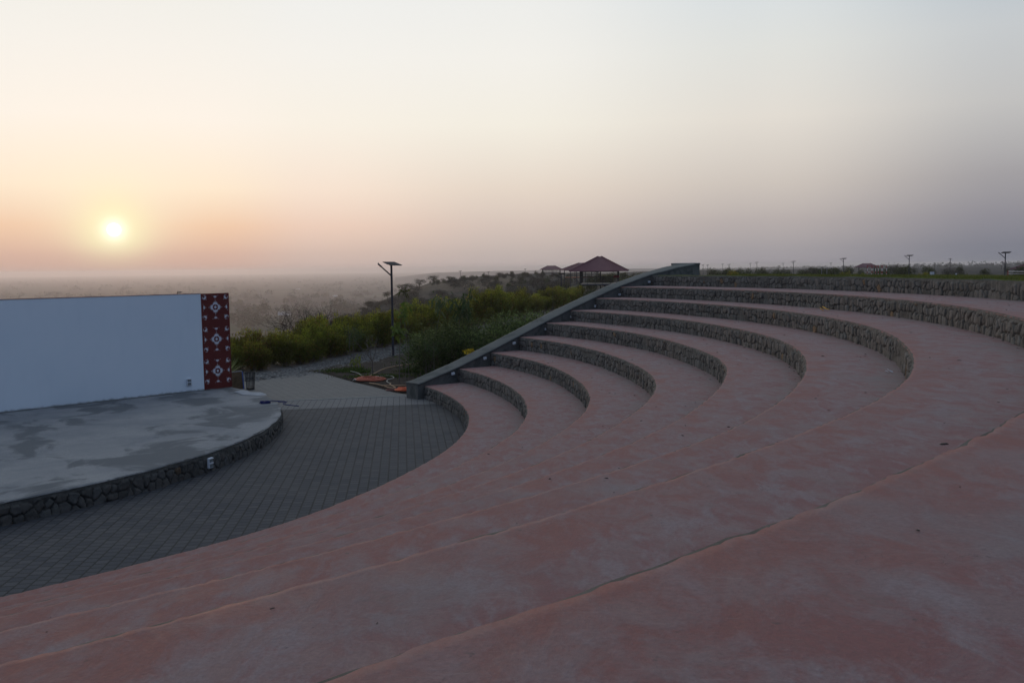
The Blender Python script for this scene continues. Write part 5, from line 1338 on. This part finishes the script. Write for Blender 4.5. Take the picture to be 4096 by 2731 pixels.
boxy('marker_post', 3307, 150, 1.6, 4.0, 0.09, M_GREY, 'slim pale post right of its twin by the round dark tree', 'post')
boxy('low_white_wall', 3400, 330, 0.2, 0.58, 11.5, M_WPL, 'long low white kerb wall beyond the lawn', 'wall')
for px_, d_, zt_, lb in ((3798, 420, 6.4, 'taller distant utility pole with crossarm right of the cabinet'), (3736, 520, 4.7, 'faint utility pole with crossarm just above the cabinet'), (4003, 560, 2.6, 'faint small utility pole left of the largest lamp')):
    aa = math.degrees(math.atan((px_ - 2048) / F)); x_, y_ = pol(aa, d_); r = empty('utility_pole', (x_, y_, zt_ - 8), R_(-aa), lb, 'utility pole')
    m1 = MB(); m1.tube([(0, 0, 0), (0, 0, 8)], 0.16, 6); m1.build('pole', M_BARK, r)
    m1 = MB(); m1.box((0, -0.1, 7.7), (1.6, 0.14, 0.14)); m1.build('crossarm', M_BARK, r)
# volleyball net frame at the far right
aa0 = math.degrees(math.atan((4030 - 2048) / F)); x0, y0 = pol(aa0, 118); x1, y1 = pol(31.6, 112)
r = empty('net', (0, 0, 0), 0, 'sports net with white top and bottom tapes at the right edge', 'net')
m1 = MB(); m1.tube([(x0, y0, 3.40), ((x0 + x1) / 2, (y0 + y1) / 2, 3.36), (x1, y1, 3.40)], 0.035, 5); m1.build('top_tape', M_STRW, r)
m1 = MB(); m1.tube([(x0, y0, 3.12), (x1, y1, 3.12)], 0.02, 5); m1.build('bottom_tape', M_STRW, r)
for (xx, yy) in ((x0, y0), (x1, y1)):
    m1 = MB(); m1.tube([(xx, yy, 0.3), (xx, yy, 3.5)], 0.05, 6); m1.build('post', M_STRR, r)

# ------------------------------------------------------------------ trees and bushes of the plateau and the spur
G1 = (0.045, 0.055, 0.02); G2 = (0.10, 0.11, 0.035)
far_b = Kinds([bush('young_tree', seed=70 + i, h=3.1, rad=1.0, nstem=9, nleaf=[900, 420, 620, 300, 800][i], ln=0.28, wd_=0.12, base_c=G1, tip_c=G2, updir=0.4, low=0.2, clump=0.15, r0=0.03) for i in range(5)])
bare_k = Kinds([tree('thorn_tree', 190 + i, 0.5, 1.0, 0.055, 4, 3, 0.60, 0.2, 0.10, 900 if i % 2 else 240, 0.055, 0.02, (0.050, 0.046, 0.030), (0.085, 0.075, 0.045), mleaf=M_LEAF2, mbark=M_DBARK, puff=0.12, nst=2, leaf_name='foliage', shrink=0.74) for i in range(3)])
thorn = Kinds([tree('thorn_bush', 90 + i, 0.35, 0.85, 0.05, 3, 3, 0.62, 0.25, 0.12, 1600, 0.20, 0.09, (0.050, 0.044, 0.032), (0.085, 0.072, 0.048), mleaf=M_LEAF2, mbark=M_DBARK, puff=0.28, nst=3, leaf_name='foliage', shrink=0.76) for i in range(4)])
acac = Kinds([tree('acacia', 110 + i, 1.5, 1.25, 0.13, 2, 3, 0.75, 0.55, 0.22, 1500, 0.26, 0.09, (0.030, 0.032, 0.018), (0.055, 0.055, 0.028), mleaf=M_LEAF2, mbark=M_DBARK, puff=0.55, flatten=0.30, shrink=0.75) for i in range(3)])
rb = random.Random(77); SKYT = []
def green_spot(a, d, s, lb, grp='young trees planted on the far plateau'):
    x_, y_ = pol(a, d); far_b.put(rb.randrange(5), x_, y_, gz_(x_, y_) - 0.08, rb.random() * 6.28, (s * rb.uniform(.85, 1.15), s * rb.uniform(.85, 1.15), s), lb, 'young tree', grp)
# belt right of the wall top
for i in range(70):
    a = rb.uniform(11.5, 20.5) if i < 48 else rb.uniform(20.5, 31.5)
    d = rb.uniform(95, 290) if a < 20.5 else rb.uniform(150, 330)
    green_spot(a, d, rb.uniform(0.75, 1.02) if d < 150 else rb.uniform(0.95, 1.35), 'young green tree in the plantation beyond the top riser wall' if a < 20.5 else 'young tree in the thin belt beyond the lawn')
# belt behind the pavilions
for i in range(64):
    a = rb.uniform(3.4, 10.6); d = rb.uniform(165, 320)
    green_spot(a, d, rb.uniform(0.85, 1.2), 'green young tree in the plantation behind the nearest pavilion')
for i in range(14):
    a = rb.uniform(4.6, 9.8); d = rb.uniform(110, 150); green_spot(a, d, rb.uniform(0.55, 0.8), 'low green bush below the deck of the nearest pavilion')
for i in range(95):
    a = rb.uniform(-5.3, 3.8); d = rb.uniform(325, 375)
    if i % 5 < 2: green_spot(a, d, rb.uniform(0.3, 0.85), 'small tree along the skyline of the hill spur')
    else: SKYT.append((a, d, rb.uniform(0.3, 0.75)))
for i in range(26):
    a = rb.uniform(-1.5, 4.2); d = rb.uniform(235, 320); green_spot(a, d, rb.uniform(0.6, 1.0), 'olive green bush on the gentle slope below the skyline pavilion')
# thorn bushes on the spur
GT = 'thorn bushes on the dry slope'
for i in range(285):
    a = rb.uniform(-11.8, 3.6); d = rb.uniform(170, 325) if i < 215 else rb.uniform(110, 200)
    if -6.5 < a < -0.5 and 285 < d < 345 and rb.random() < 0.5: continue
    x_, y_ = pol(a, d); s = rb.uniform(0.7, 1.45)
    thorn.put(i, x_, y_, gz_(x_, y_) - 0.05, rb.random() * 6.28, (s * 1.25, s * 1.25, s * 0.9), 'grey-brown thorn bush on the dry hill slope', 'thorn bush', GT)
for a, d, s in SKYT:
    x_, y_ = pol(a, d); thorn.put(int(s * 99), x_, y_, gz_(x_, y_) - 0.05, rb.random() * 6.28, s, 'thin scrubby thorn tree along the skyline of the hill spur', 'thorn tree', 'scrubby trees on the spur skyline')
for a, d, s, lb in ((-6.95, 318, 1.35, 'flat-topped acacia leftmost of the three on the spur crest'), (-5.95, 328, 1.30, 'flat-topped acacia in the middle of the three on the spur crest'), (-5.0, 332, 1.35, 'rounded acacia rightmost of the three on the spur crest'),
                    (-3.95, 338, 0.95, 'low spreading acacia on the skyline right of the three'), (-8.0, 318, 1.1, 'small acacia on the descending ridge left of the lamp'), (-9.30, 310, 1.25, 'lone acacia on the descending ridge further left'), (-9.65, 305, 1.0, 'dark acacia leaning against its neighbour low on the ridge'),
                    (-11.9, 200, 0.9, 'dark flat acacia just above the hedge in the valley'), (-3.6, 270, 1.2, 'dark acacia on the open slope'), (0.9, 235, 1.35, 'broad dark acacia below the skyline pavilion')):
    x_, y_ = pol(a, d); acac.put(int(a * 7) % 3, x_, y_, gz_(x_, y_) - 0.1, rb.random() * 6.28, s * 0.68, lb, 'acacia')
for a, d, s, lb in ((-15.0, 50, 1.25, 'bare tangled thorn tree rising behind the left hedge'), (-16.3, 49.5, 1.15, 'bare thorn tree next to the maroon wall end'), (-13.4, 51, 1.3, 'leafier thorn tree behind the hedge in front of the fields'), (-12.2, 53, 0.95, 'thorn tree at the right end of the tangled group'),
                    (-1.9, 120, 1.9, 'wide bare thorn tree in the valley behind the hedge'), (-0.4, 130, 1.6, 'bare thorn tree right of the wide one in the valley'), (-2.9, 128, 1.5, 'brown thorn tree at the left of the valley group'), (12.9 - 3.35, 170, 1.3, 'dark thorn tree over the wall slope'),
                    (18.75, 190, 1.35, 'round dark tree on the right skyline behind the slim posts'), (16.9, 240, 1.1, 'dark rounded thorn tree left of the slim posts'), (23.6, 260, 1.6, 'broad dim tree behind the solar lamp beyond the lawn'), (26.6, 240, 1.35, 'broad dark tree between the utility poles')):
    x_, y_ = pol(a, d); (bare_k if d < 140 else thorn).put(int(d + a * 5) % 4, x_, y_, gz_(x_, y_) - 0.1, rb.random() * 6.28, s, lb, 'thorn tree')
# green shrub in front of the right belt
for a, d, s, lb in ((17.4, 60, 0.62, 'bright green bush peeping over the top riser'), (18.3, 62, 0.5, 'small green bush right of the bright one over the riser'), (25.0, 74, 0.62, 'yellow-green bush left of the white cabinet'), (22.0, 100, 0.85, 'small dark green bush under the striped posts'), (20.95, 92, 0.95, 'dark green bush just right of a far lamp'), (14.0, 62, 0.7, 'green bush touching the top riser right of the wall'), (12.9, 64, 0.6, 'dark green bush close to the wall top end')):
    x_, y_ = pol(a, d); hedge.put(int(d), x_, y_, CAMH - 48 * d / F - 0.9 - (0.2 if d < 80 else 0.5), rb.random() * 6.28, s, lb, 'bush')

# ------------------------------------------------------------------ the plain: trees, sheds
def blob_tree_mesh(rs, h, r, n, sz, c1, c2, flatb=0.8):
    u_ = rs.normal(size=(n, 3)); u_ /= np.linalg.norm(u_, axis=1, keepdims=True)
    k = 5; cen = rs.normal(size=(k, 3)) * np.array([r * .5, r * .5, h * .15]) + np.array([0, 0, h * 0.55]); ci_ = rs.randint(0, k, n)
    P_ = cen[ci_] + u_ * (rs.rand(n, 1) ** 0.4) * np.array([r * 0.55, r * 0.55, h * 0.36]); P_[:, 2] = np.maximum(P_[:, 2], 0.3)
    V, Fc = leaf_quads(P_, u_ + rs.normal(size=(n, 3)) * 0.5, sz, sz * 0.7, rs)
    mx = rs.rand(n, 1); cc = np.array(c1) * (1 - mx) + np.array(c2) * mx
    return V, Fc, np.repeat(cc, 4, 0)
ft = []
for i in range(4):
    rs = np.random.RandomState(200 + i); root = empty('field_tree'); V, Fc, cc = blob_tree_mesh(rs, 9.0, 5.5, 420, 1.5, (0.030, 0.040, 0.016), (0.065, 0.075, 0.03))
    mk('crown', V, Fc, M_LEAF2, root, cc); m1 = MB(); m1.tube([(0, 0, 0), (0, 0, 4.5)], [0.4, 0.25], 6); m1.build('trunk', M_BARK, root); ft.append(root)
ftk = Kinds(ft)
def ray_d(px_y): return (CAMH + 65) / ((px_y - 1086) / F)
NT_ = [(-11.1, 1290, (3.4, 3.4, 2.7), 'huge dark round tree in the fields above the hedge'), (-10.3, 1330, (2.4, 2.4, 1.9), 'smaller dark tree touching the huge round one in the fields'), (-15.8, 1400, (2.0, 2.0, 2.2), 'dark round tree in the fields beside the bare thorn trees'), (-17.0, 1250, (3.6, 3.6, 1.8), 'broad low tree in the fields next to the maroon wall')]
for i, (a, d, s, lb) in enumerate(NT_):
    x_, y_ = pol(a, d); ftk.put(i, x_, y_, -65.3, rb.random() * 6, s, lb, 'tree')
for i in range(70):
    a = rb.uniform(-17.8, -6.5); d = 900 + 1700 * rb.random() ** 1.3; x_, y_ = pol(a, d); s = rb.uniform(0.7, 1.5)
    ftk.put(i, x_, y_, -65.2, rb.random() * 6, (s * 1.1, s * 1.1, s), 'hazy tree standing among the fields of the plain', 'tree', 'trees among the fields')
rs = np.random.RandomState(5); Vs = []; Fs = []; Cs = []; b0 = 0
for i in range(5600):
    a = rs.uniform(-31, 6); d = 1250 * (8.0 ** rs.rand()); 
    if fbm(np.float64(a * 1.7), np.float64(math.log(d) * 9), 3, 3) < 0.07: continue
    n_ = 70 if d < 2400 else (26 if d < 4000 else 12); qs = 1.9 if d < 2400 else (3.0 if d < 4000 else 4.5); s = rs.uniform(0.6, 1.5); x_, y_ = pol(a, d)
    V, Fc, cc = blob_tree_mesh(rs, 8.0 * s, (6.0 if rs.rand() < .7 else 14) * s, n_, qs * s, (0.016, 0.022, 0.016), (0.030, 0.036, 0.024))
    V = V + np.array([x_, y_, -65.3]); Vs.append(V); Fs.append(Fc + b0); Cs.append(cc); b0 += len(V)
tag(mk('far_woodland', np.concatenate(Vs), np.concatenate(Fs), M_LEAF2, cols=np.concatenate(Cs)), kind='stuff')
Vs = []; Fs = []; Cs = []; b0 = 0
for i in range(900):      # trees along the edge of the table hills
    a = rs.uniform(9, 33); which = rs.rand()
    if a > 19.6 and which < 0.65: d = 1500 + rs.uniform(-60, 420); z_ = float(np.interp(a, [19.2, 20.5, 22, 25, 30, 62], [-20, -5.5, -4.0, -2.6, -0.5, 2])) - 0.8; s = rs.uniform(0.35, 0.85)
    else: d = 2900 + rs.uniform(-60, 500); z_ = float(np.interp(a, [8.5, 10, 12, 15, 18, 22, 40], [-30, -21, -13, -10.5, -8.5, -7, -5])) - 1; s = rs.uniform(0.5, 1.0)
    x_, y_ = pol(a, d); V, Fc, cc = blob_tree_mesh(rs, 8.0 * s, 5 * s, 16, 3.2 * s, (0.030, 0.036, 0.02), (0.05, 0.055, 0.03))
    Vs.append(V + np.array([x_, y_, z_])); Fs.append(Fc + b0); Cs.append(cc); b0 += len(V)
tag(mk('hilltop_woodland', np.concatenate(Vs), np.concatenate(Fs), M_LEAF2, cols=np.concatenate(Cs)), kind='stuff')
shed = empty('farm_building'); m1 = MB(); m1.box((0, 0, 1.7), (11, 6, 3.4)); m1.build('wall', M_WPL, shed)
m1 = MB(); m1.add([(-6, -3.6, 3.4), (6, -3.6, 3.4), (6, 3.6, 3.4), (-6, 3.6, 3.4), (-6, 0, 4.8), (6, 0, 4.8)], [(0, 1, 5, 4), (2, 3, 4, 5), (0, 4, 3), (1, 2, 5), (3, 2, 1, 0)]); m1.build('roof', M_GREY, shed)
SH = [(-25.5, 2600, 'white farm building in the haze above the white wall at far left'), (-23.9, 1900, 'pale farm building just over the middle of the white wall'), (-16.0, 2400, 'small pale building beyond the maroon wall end'), (-11.3, 2300, 'long pale roof in the fields above the huge round tree'), (-14.5, 1400, 'low pale building among the fields left of centre'), (-8.8, 1100, 'white building close to the ridge below the lone acacia'), (-13.6, 3200, 'faintest white building far out in the haze')]
for i, (a, d, lb) in enumerate(SH):
    o = shed if i == 0 else copy_tree(shed); x_, y_ = pol(a, d); o.location = (x_, y_, -65.05); o.rotation_euler = (0, 0, rb.uniform(-.5, .5)); s = rb.uniform(0.8, 1.3); o.scale = (s * 1.3, s, s); tag(o, lb, 'farm building', 'farm buildings on the plain')
